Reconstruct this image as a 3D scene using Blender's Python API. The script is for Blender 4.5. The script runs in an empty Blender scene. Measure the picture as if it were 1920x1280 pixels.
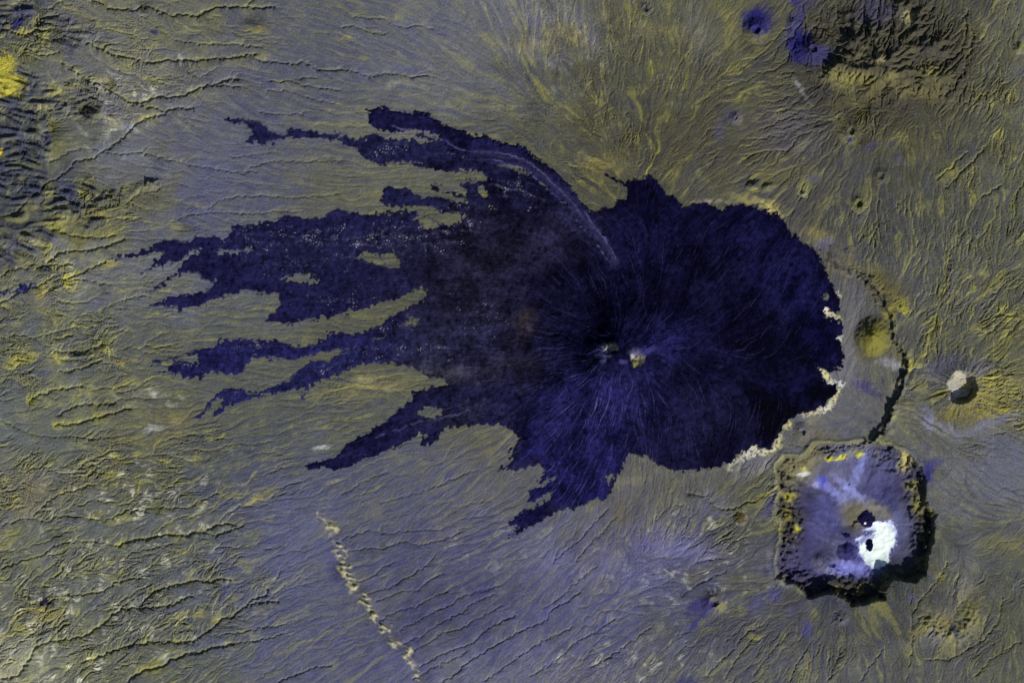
import bpy, math, random
import numpy as np
from mathutils import Vector

# ------------------------------------------------------------------ camera, sky, sun
scene = bpy.context.scene
coll = scene.collection
cam_data = bpy.data.cameras.new("camera")
cam = bpy.data.objects.new("camera", cam_data)
coll.objects.link(cam)
cam.location = (0.0, 0.0, 150.0)
cam_data.sensor_width = 36.0
cam_data.lens = 36.0 * 150.0 / 19.2
cam_data.clip_end = 2000.0
scene.camera = cam

SUN_ELEV, SUN_AZ = math.radians(38.0), math.radians(143.0)      # azimuth clockwise from the top of the picture
world = bpy.data.worlds.new("World")
scene.world = world
world.use_nodes = True
wn = world.node_tree
bg = wn.nodes["Background"]
sky = wn.nodes.new("ShaderNodeTexSky")
sky.sky_type = 'NISHITA'
sky.sun_disc = False
sky.sun_elevation = SUN_ELEV
sky.sun_rotation = SUN_AZ
wn.links.new(sky.outputs[0], bg.inputs[0])
bg.inputs[1].default_value = 0.05
sun_data = bpy.data.lights.new("sun", 'SUN')
sun_data.energy = 5.0
sun_data.angle = math.radians(0.5)
sun_data.color = (1.0, 0.95, 0.84)
sun = bpy.data.objects.new("sun", sun_data)
coll.objects.link(sun)
to_sun = Vector((math.sin(SUN_AZ) * math.cos(SUN_ELEV), math.cos(SUN_AZ) * math.cos(SUN_ELEV), math.sin(SUN_ELEV)))
sun.rotation_euler = to_sun.to_track_quat('Z', 'Y').to_euler()
scene.view_settings.view_transform = 'Standard'
scene.view_settings.look = 'None'
scene.view_settings.exposure = 0.0
scene.view_settings.gamma = 1.0

# ------------------------------------------------------------------ the map grid (1 map unit = about 27 m = 0.01 scene units)
S = 1.25
X0, X1, Y0, Y1 = -60.0, 1980.0, -60.0, 1340.0
xs = np.arange(X0, X1 + 0.1, S, dtype=np.float32)
ys = np.arange(Y0, Y1 + 0.1, S, dtype=np.float32)
NX, NY = len(xs), len(ys)
X, Y = np.meshgrid(xs, ys)
f32 = np.float32

_fx = np.fft.rfftfreq(NX, S)[None, :]
_fy = np.fft.fftfreq(NY, S)[:, None]


def nz(lo, hi, beta, seed, stretch=1.0, angle=0.0):
    """band limited random field, wavelengths lo..hi, amplitude ~ wavelength**beta, std 1"""
    rng = np.random.default_rng(seed)
    ca, sa = math.cos(angle), math.sin(angle)
    fx, fy = _fx * ca + _fy * sa, -_fx * sa + _fy * ca
    f = np.sqrt((fx * stretch) ** 2 + fy ** 2)
    f[0, 0] = 1e-9
    amp = f ** (-beta - 1.0)
    amp *= 1.0 / (1.0 + (f * lo) ** 8) / (1.0 + (1.0 / (f * hi)) ** 8)
    spec = np.fft.rfft2(rng.standard_normal((NY, NX))) * amp
    a = np.fft.irfft2(spec, s=(NY, NX))
    return (a / a.std()).astype(f32)


def blur(a, sig):
    g = np.exp(-2 * (math.pi * sig) ** 2 * (_fx ** 2 + _fy ** 2))
    return np.fft.irfft2(np.fft.rfft2(a) * g, s=(NY, NX)).astype(f32)


def ss(a, b, x):
    t = np.clip((x - a) / (b - a), 0, 1)
    return t * t * (3 - 2 * t)


WX = nz(5, 26, 0.55, 1)
WY = nz(5, 26, 0.55, 2)
WX2 = nz(20, 140, 0.8, 3)
WY2 = nz(20, 140, 0.8, 4)


def box(pts, pad):
    p = np.asarray(pts, dtype=f32)
    i0 = max(0, int((p[:, 1].min() - pad - Y0) / S)); i1 = min(NY, int((p[:, 1].max() + pad - Y0) / S) + 2)
    j0 = max(0, int((p[:, 0].min() - pad - X0) / S)); j1 = min(NX, int((p[:, 0].max() + pad - X0) / S) + 2)
    return slice(i0, max(i0 + 1, i1)), slice(j0, max(j0 + 1, j1))


def poly_sd(pts, pad=14.0, amp=2.2, amp2=0.0):
    """signed distance to a closed outline, positive inside"""
    sl = box(pts, pad + 8)
    px = X[sl] + amp * WX[sl] + amp2 * WX2[sl]
    py = Y[sl] + amp * WY[sl] + amp2 * WY2[sl]
    d2 = np.full(px.shape, 1e12, f32)
    ins = np.zeros(px.shape, bool)
    n = len(pts)
    for k in range(n):
        ax, ay = pts[k]; bx, by = pts[(k + 1) % n]
        ex, ey = bx - ax, by - ay
        L = ex * ex + ey * ey
        if L == 0:
            continue
        wx_, wy_ = px - ax, py - ay
        t = np.clip((wx_ * ex + wy_ * ey) / L, 0, 1)
        d2 = np.minimum(d2, (wx_ - ex * t) ** 2 + (wy_ - ey * t) ** 2)
        c = (ay > py) != (by > py)
        if ey != 0:
            ins ^= c & (px < ex * (py - ay) / ey + ax)
    d = np.sqrt(d2)
    out = np.full((NY, NX), -999.0, f32)
    out[sl] = np.where(ins, d, -d)
    return out


def line_d(pts, pad=20.0, amp=1.2, amp2=0.0):
    """distance to an open line and the share of its length"""
    sl = box(pts, pad + 8)
    px = X[sl] + amp * WX[sl] + amp2 * WX2[sl]
    py = Y[sl] + amp * WY[sl] + amp2 * WY2[sl]
    d2 = np.full(px.shape, 1e12, f32)
    tt = np.zeros(px.shape, f32)
    lens = [math.dist(pts[k], pts[k + 1]) for k in range(len(pts) - 1)]
    tot, run = sum(lens), 0.0
    for k in range(len(pts) - 1):
        ax, ay = pts[k]; bx, by = pts[k + 1]
        ex, ey = bx - ax, by - ay
        L = max(ex * ex + ey * ey, 1e-6)
        wx_, wy_ = px - ax, py - ay
        t = np.clip((wx_ * ex + wy_ * ey) / L, 0, 1)
        q = (wx_ - ex * t) ** 2 + (wy_ - ey * t) ** 2
        m = q < d2
        d2[m] = q[m]
        tt[m] = (run + t[m] * lens[k]) / tot
        run += lens[k]
    out = np.full((NY, NX), 999.0, f32); out[sl] = np.sqrt(d2)
    to = np.zeros((NY, NX), f32); to[sl] = tt
    return out, to


def ell(cx, cy, rx, ry=None, rot=0.0, amp=0.0, amp2=0.0):
    """elliptic radius (1 on the outline)"""
    ry = ry or rx
    dx = X - cx + amp * WX + amp2 * WX2
    dy = Y - cy + amp * WY + amp2 * WY2
    c, s = math.cos(math.radians(rot)), math.sin(math.radians(rot))
    return np.sqrt(((dx * c + dy * s) / rx) ** 2 + ((-dx * s + dy * c) / ry) ** 2)


def tile(k, pts):
    ox = (0, 640, 1280)[(k - 1) % 3]; oy = (0, 427, 853)[(k - 1) // 3]
    return [(ox + a / 3.0, oy + b / 3.0) for a, b in pts]


def lin(c):
    c = np.asarray(c, dtype=f32) / 255.0
    return np.where(c <= 0.04045, c / 12.92, ((c + 0.055) / 1.055) ** 2.4)


LIGHT = np.array([1.08, 1.02, 0.98], f32)          # what a flat white sheet returns under this sun and sky


def alb(c):
    return np.clip(lin(c) / LIGHT, 0.002, 0.92)


# ------------------------------------------------------------------ outlines of the lava
LEVEED = [(690, 207), (705, 202), (722, 198), (737, 208), (753, 211), (773, 213), (793, 210), (810, 218), (827, 230), (847, 238), (870, 247), (890, 255), (917, 255), (933, 263), (945, 273), (973, 273), (990, 283), (1010, 297), (1033, 313), (1050, 330), (1067, 350), (1087, 373), (1103, 390), (1117, 407), (1127, 425), (1140, 447), (1152, 468), (1162, 492), (1160, 507), (1147, 507), (1133, 480), (1115, 452), (1100, 434), (1080, 416), (1067, 397), (1040, 367), (1017, 347), (990, 328), (967, 313), (933, 310), (907, 312), (893, 305), (870, 295), (847, 288), (837, 280), (827, 263), (800, 247), (773, 245), (750, 247), (720, 247), (695, 238), (692, 223)]
NORTH_FINGER = [(423, 223), (457, 222), (474, 224), (490, 230), (510, 247), (533, 252), (545, 241), (560, 240), (597, 248), (640, 252), (653, 255), (683, 257), (707, 250), (733, 261), (753, 263), (764, 250), (790, 250), (830, 262), (870, 290), (930, 305), (1000, 330), (1000, 360), (940, 350), (900, 324), (873, 322), (840, 320), (800, 313), (753, 308), (717, 310), (697, 303), (663, 280), (640, 268), (613, 262), (600, 256), (533, 258), (510, 266), (493, 270), (470, 265), (453, 271), (463, 257), (472, 250), (460, 232), (440, 230)]
THUMB_FINGER = [(712, 377), (717, 360), (730, 348), (753, 357), (763, 352), (793, 371), (817, 366), (847, 374), (873, 380), (838, 362), (807, 354), (810, 344), (840, 358), (873, 366), (866, 352), (867, 336), (893, 338), (930, 338), (960, 345), (1000, 380), (960, 430), (890, 425), (872, 412), (858, 400), (830, 396), (790, 386), (765, 386), (745, 388), (733, 391), (722, 384)]
WEST_FINGER = [(870, 418), (845, 424), (822, 418), (800, 404), (780, 397), (767, 395), (733, 397), (700, 400), (653, 397), (640, 390), (613, 397), (600, 410), (567, 405), (530, 403), (520, 413), (467, 423), (437, 421), (434, 434), (420, 447), (400, 442), (367, 444), (347, 454), (333, 446), (320, 445), (300, 452), (283, 460), (258, 472), (233, 477), (205, 487), (235, 483), (268, 479), (290, 470), (307, 474), (303, 480), (288, 488), (285, 498), (262, 514), (280, 504), (298, 496), (333, 494), (346, 480), (362, 466), (380, 466), (366, 478), (347, 487), (336, 500), (325, 512), (305, 524), (290, 538), (268, 554), (293, 542), (318, 526), (340, 516), (352, 512), (370, 514), (377, 524), (392, 527), (404, 527), (395, 538), (383, 548), (360, 550), (337, 554), (307, 563), (267, 578), (300, 572), (330, 573), (335, 583), (352, 577), (373, 573), (400, 560), (430, 552), (460, 547), (487, 554), (523, 550), (523, 570), (519, 584), (508, 592), (497, 600), (520, 602), (547, 608), (570, 602), (600, 597), (640, 590), (662, 584), (683, 579), (700, 573), (740, 560), (790, 540), (860, 520), (900, 470)]
MID_FINGER = [(640, 624), (617, 627), (600, 640), (587, 646), (570, 650), (553, 650), (534, 642), (513, 637), (480, 637), (450, 635), (413, 637), (409, 646), (390, 654), (368, 656), (333, 667), (300, 673), (286, 679), (274, 690), (292, 680), (333, 671), (367, 662), (372, 670), (372, 682), (347, 677), (330, 680), (318, 685), (310, 695), (297, 697), (333, 702), (345, 710), (360, 712), (377, 707), (392, 695), (415, 696), (425, 704), (440, 704), (455, 697), (462, 688), (473, 675), (500, 672), (520, 674), (545, 676), (567, 668), (600, 661), (640, 657), (700, 655), (780, 640), (830, 600), (800, 575), (774, 578), (740, 590), (712, 608), (690, 620), (660, 626)]
TAIL_FINGER = [(640, 657), (627, 668), (615, 675), (587, 677), (572, 684), (560, 690), (548, 704), (540, 714), (517, 725), (495, 731), (470, 738), (460, 733), (450, 727), (430, 727), (414, 734), (400, 741), (389, 755), (384, 766), (374, 774), (352, 788), (377, 784), (388, 768), (402, 752), (416, 748), (420, 750), (412, 760), (404, 769), (402, 778), (410, 781), (419, 773), (430, 758), (437, 763), (460, 750), (493, 741), (533, 734), (560, 730), (569, 726), (567, 740), (563, 757), (573, 740), (580, 726), (593, 718), (633, 704), (645, 700), (655, 694), (673, 682), (720, 680), (767, 687), (830, 680), (850, 650), (780, 630), (700, 640)]
SOUTHWEST_FINGER = [(960, 700), (923, 704), (873, 717), (850, 720), (827, 721), (800, 727), (773, 737), (770, 750), (750, 764), (727, 787), (700, 800), (690, 814), (673, 817), (660, 827), (640, 840), (625, 856), (605, 866), (587, 866), (574, 870), (563, 875), (580, 880), (607, 876), (622, 880), (633, 881), (655, 874), (680, 864), (707, 854), (728, 843), (750, 837), (768, 826), (783, 814), (800, 817), (790, 824), (783, 828), (790, 837), (808, 832), (820, 822), (828, 810), (840, 801), (887, 797), (940, 797), (965, 806), (1010, 780), (1040, 720), (1010, 690)]
SOUTH_LOBE = [(975, 800), (973, 824), (960, 838), (953, 850), (957, 862), (945, 872), (937, 881), (950, 881), (967, 885), (993, 876), (1013, 870), (1023, 883), (1010, 906), (993, 920), (992, 935), (987, 950), (968, 968), (955, 982), (972, 990), (953, 1004), (962, 1006), (973, 1003), (990, 988), (1013, 980), (1040, 962), (1073, 956), (1100, 941), (1118, 934), (1133, 937), (1145, 920), (1150, 910), (1160, 890), (1170, 870), (1178, 850), (1195, 800), (1185, 740), (1150, 700), (1090, 700), (1030, 740)]
DARK_LOBE = [(1477, 790), (1460, 812), (1449, 836), (1440, 844), (1423, 842), (1412, 830), (1407, 840), (1396, 838), (1392, 800), (1400, 760), (1430, 740), (1440, 700), (1410, 660), (1440, 640), (1465, 620), (1480, 600), (1490, 575), (1510, 565), (1535, 570), (1548, 590), (1552, 610), (1565, 640), (1560, 670), (1530, 672), (1540, 700), (1548, 712), (1552, 720), (1573, 722), (1563, 744), (1547, 757), (1527, 770), (1497, 777)]
MAIN_BODY = [(1117, 393), (1132, 386), (1147, 390), (1160, 376), (1172, 374), (1178, 366), (1172, 350), (1155, 340), (1136, 327), (1152, 332), (1172, 344), (1180, 333), (1195, 337), (1207, 333), (1218, 325), (1230, 333), (1243, 350), (1250, 363), (1270, 368), (1280, 388), (1303, 383), (1330, 382), (1342, 388), (1352, 395), (1360, 385), (1383, 380), (1410, 388), (1433, 395), (1457, 400), (1467, 410), (1477, 426), (1493, 444), (1513, 457), (1530, 465), (1537, 484), (1547, 500), (1553, 517), (1563, 537), (1573, 560), (1578, 584), (1563, 586), (1548, 578), (1544, 588), (1556, 594), (1572, 600), (1582, 610), (1582, 624), (1567, 634), (1578, 642), (1580, 657), (1583, 680), (1570, 694), (1553, 700), (1546, 692), (1527, 684), (1523, 692), (1538, 700), (1547, 710), (1550, 719), (1573, 721), (1563, 744), (1547, 757), (1527, 770), (1497, 777), (1477, 790), (1463, 810), (1450, 834), (1440, 844), (1423, 842), (1412, 830), (1407, 840), (1398, 845), (1380, 852), (1377, 863), (1357, 870), (1335, 878), (1313, 883), (1280, 883), (1270, 880), (1240, 873), (1220, 860), (1193, 853), (1180, 847), (1150, 850), (1060, 800), (990, 818), (973, 824), (960, 807), (940, 797), (900, 790), (880, 760), (850, 735), (830, 712), (800, 704), (767, 687), (720, 676), (700, 660), (690, 630), (712, 608), (740, 590), (790, 565), (800, 545), (760, 520), (740, 480), (760, 440), (830, 430), (870, 410), (900, 370), (900, 340), (960, 315), (1000, 330), (1050, 370), (1090, 400)]
FAR_SLIVER = [(-70, 549), (0, 545), (30, 545), (34, 530), (50, 534), (70, 528), (66, 541), (45, 547), (20, 550), (0, 554), (-70, 560)]
KIPUKAS = [
    [(640, 482), (672, 481), (682, 473), (700, 475), (712, 480), (728, 474), (742, 470), (735, 478), (748, 486), (750, 498), (738, 503), (722, 498), (708, 498), (690, 490), (670, 484)],
    [(403, 472), (420, 468), (445, 469), (470, 464), (474, 469), (455, 473), (440, 476), (415, 475)],
    [(523, 523), (545, 516), (570, 512), (576, 518), (600, 526), (585, 532), (566, 528), (545, 526)],
    [(760, 607), (775, 598), (787, 598), (780, 604), (770, 609)],
    [(700, 638), (712, 632), (722, 630), (712, 637)],
    [(783, 777), (795, 766), (806, 760), (818, 766), (830, 770), (826, 778), (808, 784), (796, 781)],
    [(778, 409), (788, 404), (805, 409), (825, 425), (812, 430), (795, 424)],
    [(723, 250), (745, 247), (773, 250), (790, 258), (806, 264), (795, 270), (770, 262), (745, 258)],
    [(900, 351), (910, 356), (916, 368), (905, 366), (893, 358)],
    [(1138, 898), (1144, 888), (1150, 890), (1147, 900), (1140, 908)],
    [(984, 949), (1004, 940), (1036, 921), (1040, 924), (1014, 944), (992, 954)],
    [(998, 912), (1018, 903), (1046, 892), (1030, 905), (1008, 917)],
    [(1542, 556), (1550, 551), (1553, 558), (1547, 564)],
]
CALDERA = [(1452, 880), (1470, 853), (1492, 850), (1500, 850), (1518, 834), (1548, 832), (1569, 837), (1590, 832), (1617, 825), (1651, 824), (1664, 834), (1699, 848), (1712, 853), (1726, 869), (1736, 890), (1739, 933), (1753, 957), (1755, 985), (1753, 1012), (1747, 1052), (1736, 1081), (1717, 1095), (1701, 1097), (1678, 1093), (1664, 1105), (1656, 1124), (1632, 1131), (1600, 1135), (1585, 1124), (1553, 1116), (1513, 1117), (1494, 1105), (1476, 1095), (1460, 1076), (1456, 1055), (1457, 1026), (1460, 1007), (1465, 980), (1454, 962), (1453, 943), (1462, 922), (1454, 909)]
SALT = [(1643, 978), (1658, 980), (1670, 978), (1678, 986), (1682, 994), (1681, 1007), (1680, 1018), (1678, 1027), (1672, 1028), (1667, 1055), (1651, 1066), (1635, 1066), (1625, 1055), (1617, 1044), (1611, 1028), (1615, 1020), (1606, 1012), (1617, 1007), (1632, 1004), (1643, 998), (1640, 994), (1622, 996), (1632, 988)]
SCARP = [(1557, 456), (1555, 470), (1557, 483), (1582, 499), (1608, 512), (1631, 532), (1648, 548), (1661, 575), (1671, 597), (1677, 627), (1687, 653), (1704, 680), (1700, 703), (1690, 732), (1671, 758), (1667, 788), (1654, 811), (1641, 824)]

# ------------------------------------------------------------------ elevation: the eroded uplands
CTRL = [(300, 100, 1500, 560), (300, 650, 1500, 640), (100, 1200, 1500, 520), (450, 1000, 1500, 700), (900, 1150, 1500, 850), (1250, 1250, 1600, 920),
        (1500, 1200, 1640, 960), (1850, 1200, 2000, 940), (1850, 900, 1700, 760), (1850, 550, 1700, 760), (1880, 150, 1850, 900), (1650, 300, 1600, 900),
        (1200, 60, 1330, 500), (950, 150, 1300, 350), (1050, 250, 1350, 450), (1150, 655, 1300, 655), (700, 800, 1400, 640), (1350, 1000, 1700, 800)]
cw = 0; ccx = 0; ccy = 0
for (px_, py_, qx, qy) in CTRL:
    w = 1.0 / ((X - px_) ** 2 + (Y - py_) ** 2 + 120.0 ** 2) ** 1.5
    cw = cw + w; ccx = ccx + w * qx; ccy = ccy + w * qy
PHI = np.sqrt((X - ccx / cw) ** 2 + (Y - ccy / cw) ** 2 + 60.0 ** 2).astype(f32)
REG = -0.022 * PHI


def spots(lst, soft=1.0):
    a = np.zeros((NY, NX), f32)
    for (cx, cy, rx, ry, v) in lst:
        e = ell(cx, cy, rx, ry, 0, 0, 8)
        a = np.maximum(a, v * np.exp(-e * e * soft))
    return a


rough = spots([(120, 1150, 260, 160, 1.0), (330, 1110, 180, 120, 1.0), (120, 900, 330, 110, 0.9), (110, 650, 190, 130, 0.95), (70, 520, 160, 50, 0.8), (300, 880, 160, 90, 0.7),
               (60, 60, 110, 90, 1.0), (220, 130, 190, 110, 0.8), (400, 60, 120, 60, 0.35), (1830, 560, 160, 230, 0.9), (1860, 250, 90, 250, 0.85), (1700, 430, 150, 100, 0.6), (1860, 760, 120, 90, 1.0),
               (1150, 120, 200, 160, 0.5), (1150, 260, 200, 110, 0.55), (1350, 200, 160, 150, 0.4), (1480, 280, 130, 110, 0.5), (1320, 990, 120, 60, 0.7), (1240, 1060, 120, 50, 0.4),
               (1200, 1230, 160, 60, 0.4), (1470, 1210, 220, 110, 0.5), (1800, 1180, 160, 130, 0.5), (1450, 930, 60, 80, 0.6), (650, 740, 90, 60, 0.3), (1620, 250, 120, 80, 0.4), (230, 380, 150, 60, 0.7)])

HE = 0.6 * rough * nz(30, 140, 0.9, 11) + 0.4 * nz(60, 260, 1.0, 12)


def cone(cx, cy, R, h, cr=0.0, cd=0.0, ry=None, rot=0, p=1.2, amp=0.8):
    e = ell(cx, cy, R, ry, rot, amp)
    z = h * np.clip(1 - e, 0, 1) ** p
    if cr > 0:
        k = ell(cx, cy, cr, cr * (ry or R) / R, rot, amp)
        rim = h * (1 - cr / R) ** p
        z = np.where(k < 1, rim - cd * (1 - k ** 2), z)
    return z.astype(f32)


def ridge(pts, w, h, p=1.3, amp=1.5, amp2=1.5):
    d, t = line_d(pts, w + 4, amp, amp2)
    return (h * np.clip(1 - d / w, 0, 1) ** p * np.clip(np.minimum(t, 1 - t) * 6 + 0.35, 0, 1)).astype(f32)


# the carved massif at the top right
MASSIF = 36 * np.exp(-ell(1650, 112, 120, 84, 0, 0, 4) * 1.7)
for pts, w, h in [([(1535, 131), (1575, 128), (1612, 130), (1652, 126)], 26, 26), ([(1652, 126), (1680, 138), (1712, 133), (1745, 128), (1772, 132)], 18, 17),
                  ([(1650, 116), (1632, 92), (1612, 70), (1606, 40)], 13, 15), ([(1648, 110), (1640, 80), (1634, 38)], 10, 18), ([(1655, 110), (1690, 80), (1722, 48), (1745, 18)], 11, 14),
                  ([(1656, 112), (1680, 96), (1700, 66), (1730, 30)], 9, 11), ([(1640, 112), (1600, 104), (1556, 98)], 12, 15), ([(1636, 106), (1595, 88), (1560, 72)], 9, 7),
                  ([(1700, 92), (1722, 82), (1748, 84), (1775, 78)], 20, 18), ([(1718, 158), (1742, 146), (1768, 148), (1786, 156)], 26, 20),
                  ([(1655, 130), (1640, 150), (1622, 166)], 9, 8), ([(1670, 140), (1690, 152), (1712, 152)], 11, 10), ([(1600, 134), (1580, 148), (1556, 156)], 10, 6),
                  ([(1665, 118), (1700, 112), (1740, 112)], 9, 8), ([(1672, 30), (1690, 8), (1712, 14)], 16, 14)]:
    MASSIF = np.maximum(MASSIF, ridge(pts, w * 1.4, h * 0.62, 1.1, 2.0, 4.0) + 0.72 * MASSIF)
m_e = ell(1650, 110, 125, 84, 0, 0, 2.5)
m_t = np.arctan2((Y - 110) / 84.0, (X - 1650) / 125.0)
rs_ = np.random.default_rng(17)
MASSIF = np.clip(MASSIF + (0.9 * nz(8, 40, 0.7, 18) + 1.6 * WX2) * ss(1.2, 0.4, m_e), 0, 90)
MASSIF += cone(1668, 172, 16, 6) + cone(1695, 170, 16, 7) + cone(1594, 33, 24, 10, 9, 3) + cone(1593, 77, 17, 9, p=0.8) + cone(1722, 34, 14, 6)
MASSIF += cone(1648, 109, 12, 7, p=0.6)
MASSIF *= 1.28
HE += MASSIF
mass_mask = ss(0.5, 6, MASSIF)
# hills of the left margin, long ridges lying across the slope
hill_mask = np.maximum.reduce([ss(1.15, 0.75, ell(30, 200, 85, 70, 0, 0, 10)), ss(1.1, 0.8, ell(20, 285, 70, 60, 0, 0, 10)), ss(1.1, 0.8, ell(15, 345, 85, 50, 0, 0, 8)),
                               ss(1.15, 0.8, ell(130, 378, 85, 42, 0, 0, 8)), 0.8 * ss(1.1, 0.8, ell(40, 450, 70, 40, 0, 0, 8)), 0.9 * ss(1.1, 0.7, ell(15, 20, 60, 40, 0, 0, 8)),
                               0.7 * ss(1.1, 0.6, ell(135, 60, 50, 40, 0, 0, 10)), 0.6 * ss(1.1, 0.6, ell(160, 190, 45, 40, 0, 0, 10))]).astype(f32)
_sel = ss(-0.5, 0.5, nz(50, 200, 0.7, 24))
bands = nz(7, 24, 0.6, 21, stretch=4.0, angle=math.radians(22)) * _sel + nz(7, 24, 0.6, 23, stretch=5.0, angle=math.radians(-4)) * (1 - _sel)
HE += hill_mask * (3.0 + 3.6 * np.maximum(bands, -0.6) + 0.5 * nz(6, 24, 0.8, 22))
LEFT_RIDGE = ridge([(196, 376), (212, 366), (232, 362), (250, 352), (272, 347), (298, 339)], 12, 11, 1.3, 2.4, 3.0) * np.clip(1.0 + 0.35 * WX2, 0.4, 1.5)
HE += LEFT_RIDGE
# chain of small hogbacks, lower left
CHAIN = [(606, 968), (618, 985), (632, 1012), (640, 1045), (652, 1085), (668, 1105), (686, 1126), (702, 1152), (728, 1185), (750, 1214), (768, 1236), (782, 1268)]
cdist, ct = line_d(CHAIN, 26, 1.6, 1.6)
teeth = nz(5, 22, 0.4, 31, stretch=2.6, angle=math.radians(25))
chain_w = 17 - 5 * ct + 3.0 * nz(10, 40, 0.4, 32)
CHAIN_H = np.clip(1 - cdist / chain_w, 0, 1) * (1.9 + 2.9 * np.clip(teeth, -0.6, 2)) * np.clip(0.85 + 0.5 * nz(18, 60, 0.4, 34), 0.1, 1.4)
HE += np.clip(CHAIN_H, 0, 20)
HORSE = [(1732, 1152), (1744, 1170), (1760, 1184), (1785, 1190), (1806, 1180), (1822, 1160), (1834, 1132)]
HORSE_H = ridge(HORSE, 26, 9) * (1 + 0.18 * nz(6, 20, 0.5, 33))
HE += HORSE_H

# stream-power erosion on every second node
OFFS = [(-1, -1), (-1, 0), (-1, 1), (0, -1), (0, 1), (1, -1), (1, 0), (1, 1)]


def receivers(R, seed):
    rng = np.random.default_rng(seed)
    ny, nx = R.shape
    best = np.zeros(R.shape, f32)
    rec = np.arange(ny * nx, dtype=np.int64).reshape(ny, nx)
    idx = rec.copy()
    P = np.pad(R, 1, constant_values=1e9)
    I = np.pad(idx, 1, constant_values=0)
    u = 1.0 / (2.0 - rng.random(R.shape).astype(f32))
    for dy, dx in OFFS:
        d = R - P[1 + dy:1 + dy + ny, 1 + dx:1 + dx + nx]
        if dx and dy:
            d = d * u
        m = d > best
        best[m] = d[m]
        rec[m] = I[1 + dy:1 + dy + ny, 1 + dx:1 + dx + nx][m]
    for e in (rec[0], rec[-1]):
        pass
    rec[0] = idx[0]; rec[-1] = idx[-1]; rec[:, 0] = idx[:, 0]; rec[:, -1] = idx[:, -1]
    return rec.ravel()


K = (0.10 * mass_mask + 0.06 * hill_mask + 0.03 * rough + 0.02 * ss(0.5, 4, HORSE_H + CHAIN_H) + 0.03 * ss(0.5, 4, LEFT_RIDGE)).astype(f32)
STEEP = 3.2                                         # the drainage is worked out on a steeper tilt, laid back afterwards
H2 = (HE + STEEP * REG)[::2, ::2].copy()
K2 = K[::2, ::2].ravel()
small = nz(6, 30, 0.5, 41)[::2, ::2]
H2 += 0.10 * small
for it in range(7):
    rec = receivers(H2 + 0.05 * nz(6, 12, 0.2, 50 + it)[::2, ::2], it)
    order = np.argsort(-H2.ravel(), kind='stable').tolist()
    A = [1.0] * H2.size
    rl = rec.tolist()
    for i in order:
        r = rl[i]
        if r != i:
            A[r] += A[i]
    Fl = (K2 * np.minimum(np.array(A), 4000.0) ** 0.55).tolist()
    h = H2.ravel().tolist()
    for i in reversed(order):
        r = rl[i]
        if r != i and h[r] < h[i]:
            F = Fl[i]
            h[i] = (h[i] + F * h[r]) / (1 + F)
    H2 = np.array(h, dtype=f32).reshape(H2.shape)


def up2(a):
    xi = (np.arange(NX) / 2.0); yi = (np.arange(NY) / 2.0)
    x0 = np.minimum(xi.astype(int), a.shape[1] - 2); y0 = np.minimum(yi.astype(int), a.shape[0] - 2)
    fx = (xi - x0)[None, :]; fy = (yi - y0)[:, None]
    return ((a[y0][:, x0] * (1 - fx) + a[y0][:, x0 + 1] * fx) * (1 - fy) + (a[y0 + 1][:, x0] * (1 - fx) + a[y0 + 1][:, x0 + 1] * fx) * fy).astype(f32)


H = up2(H2) - (STEEP - 1.0) * REG

# ------------------------------------------------------------------ elevation: volcano, caldera, cones, scarp, canyons
r_v = ell(1152, 660, 1, 0.92, 0, 0, 3)
VOLC = 60 * np.exp(-r_v / 78.0) + 26 * np.exp(-r_v / 220.0)
VOLC -= 8 * np.exp(-ell(1144, 657, 9, 7, 20, 1.5) ** 2) + 6 * np.exp(-ell(1188, 670, 10, 14, -25, 1.5) ** 2)
sum_ridge, _t = line_d([(1092, 704), (1118, 682), (1136, 668), (1152, 664), (1172, 668), (1186, 684), (1198, 702)], 22, 0.6)
VOLC += 2.2 * np.exp(-(sum_ridge / 6.0) ** 2)

sd_cal = poly_sd(CALDERA, 20, 0.6, 3.2)
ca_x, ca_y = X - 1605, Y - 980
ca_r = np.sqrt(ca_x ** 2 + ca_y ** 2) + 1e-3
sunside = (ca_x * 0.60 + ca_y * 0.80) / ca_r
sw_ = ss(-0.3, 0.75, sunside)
wallnoise = nz(7, 40, 0.7, 61, stretch=0.6, angle=math.radians(40))
inw = np.clip(sd_cal + 3.0 * wallnoise * ss(2, 14, sd_cal) * (1 - ss(16, 38, sd_cal)) , 0, 400)
soft_wall = 17 * ss(0, 11, inw) + 9 * ss(20, 36, inw) + 18 * ss(30, 95, inw)
hard_wall = 30 * ss(0, 14, inw) + 10 * ss(20, 60, inw)
CAL = -(soft_wall * (1 - sw_) + hard_wall * sw_)
wall_band = ss(0, 8, sd_cal) * (1 - ss(26, 46, sd_cal))
CAL += wall_band * (0.4 * wallnoise + 0.1 * np.abs(nz(5, 22, 0.6, 62, stretch=2.2, angle=math.radians(20)))) * np.where(sunside > 0.3, 0.75, 1.0)
CAL += ss(30, 60, sd_cal) * 0.35 * nz(8, 40, 0.8, 63)
CAL += cone(1484, 1030, 30, 8, 10, 3, 18, -15) + cone(1560, 1065, 40, 9, ry=12, rot=35)
crag = np.maximum.reduce([ss(0.55, 0.9, -ca_x / ca_r), ss(0.35, 0.8, (ca_x * 0.93 - ca_y * 0.36) / ca_r), ss(0.45, 0.85, (-ca_x * 0.5 + ca_y * 0.86) / ca_r)]) * ss(3, 12, sd_cal) * (1 - ss(34, 52, sd_cal))
CAL += crag * (3.2 * np.abs(nz(12, 60, 0.7, 64, stretch=1.6, angle=math.radians(25)) + 0.4 * WX2) + 1.2 * nz(6, 20, 0.5, 65) - 2.4)
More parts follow.
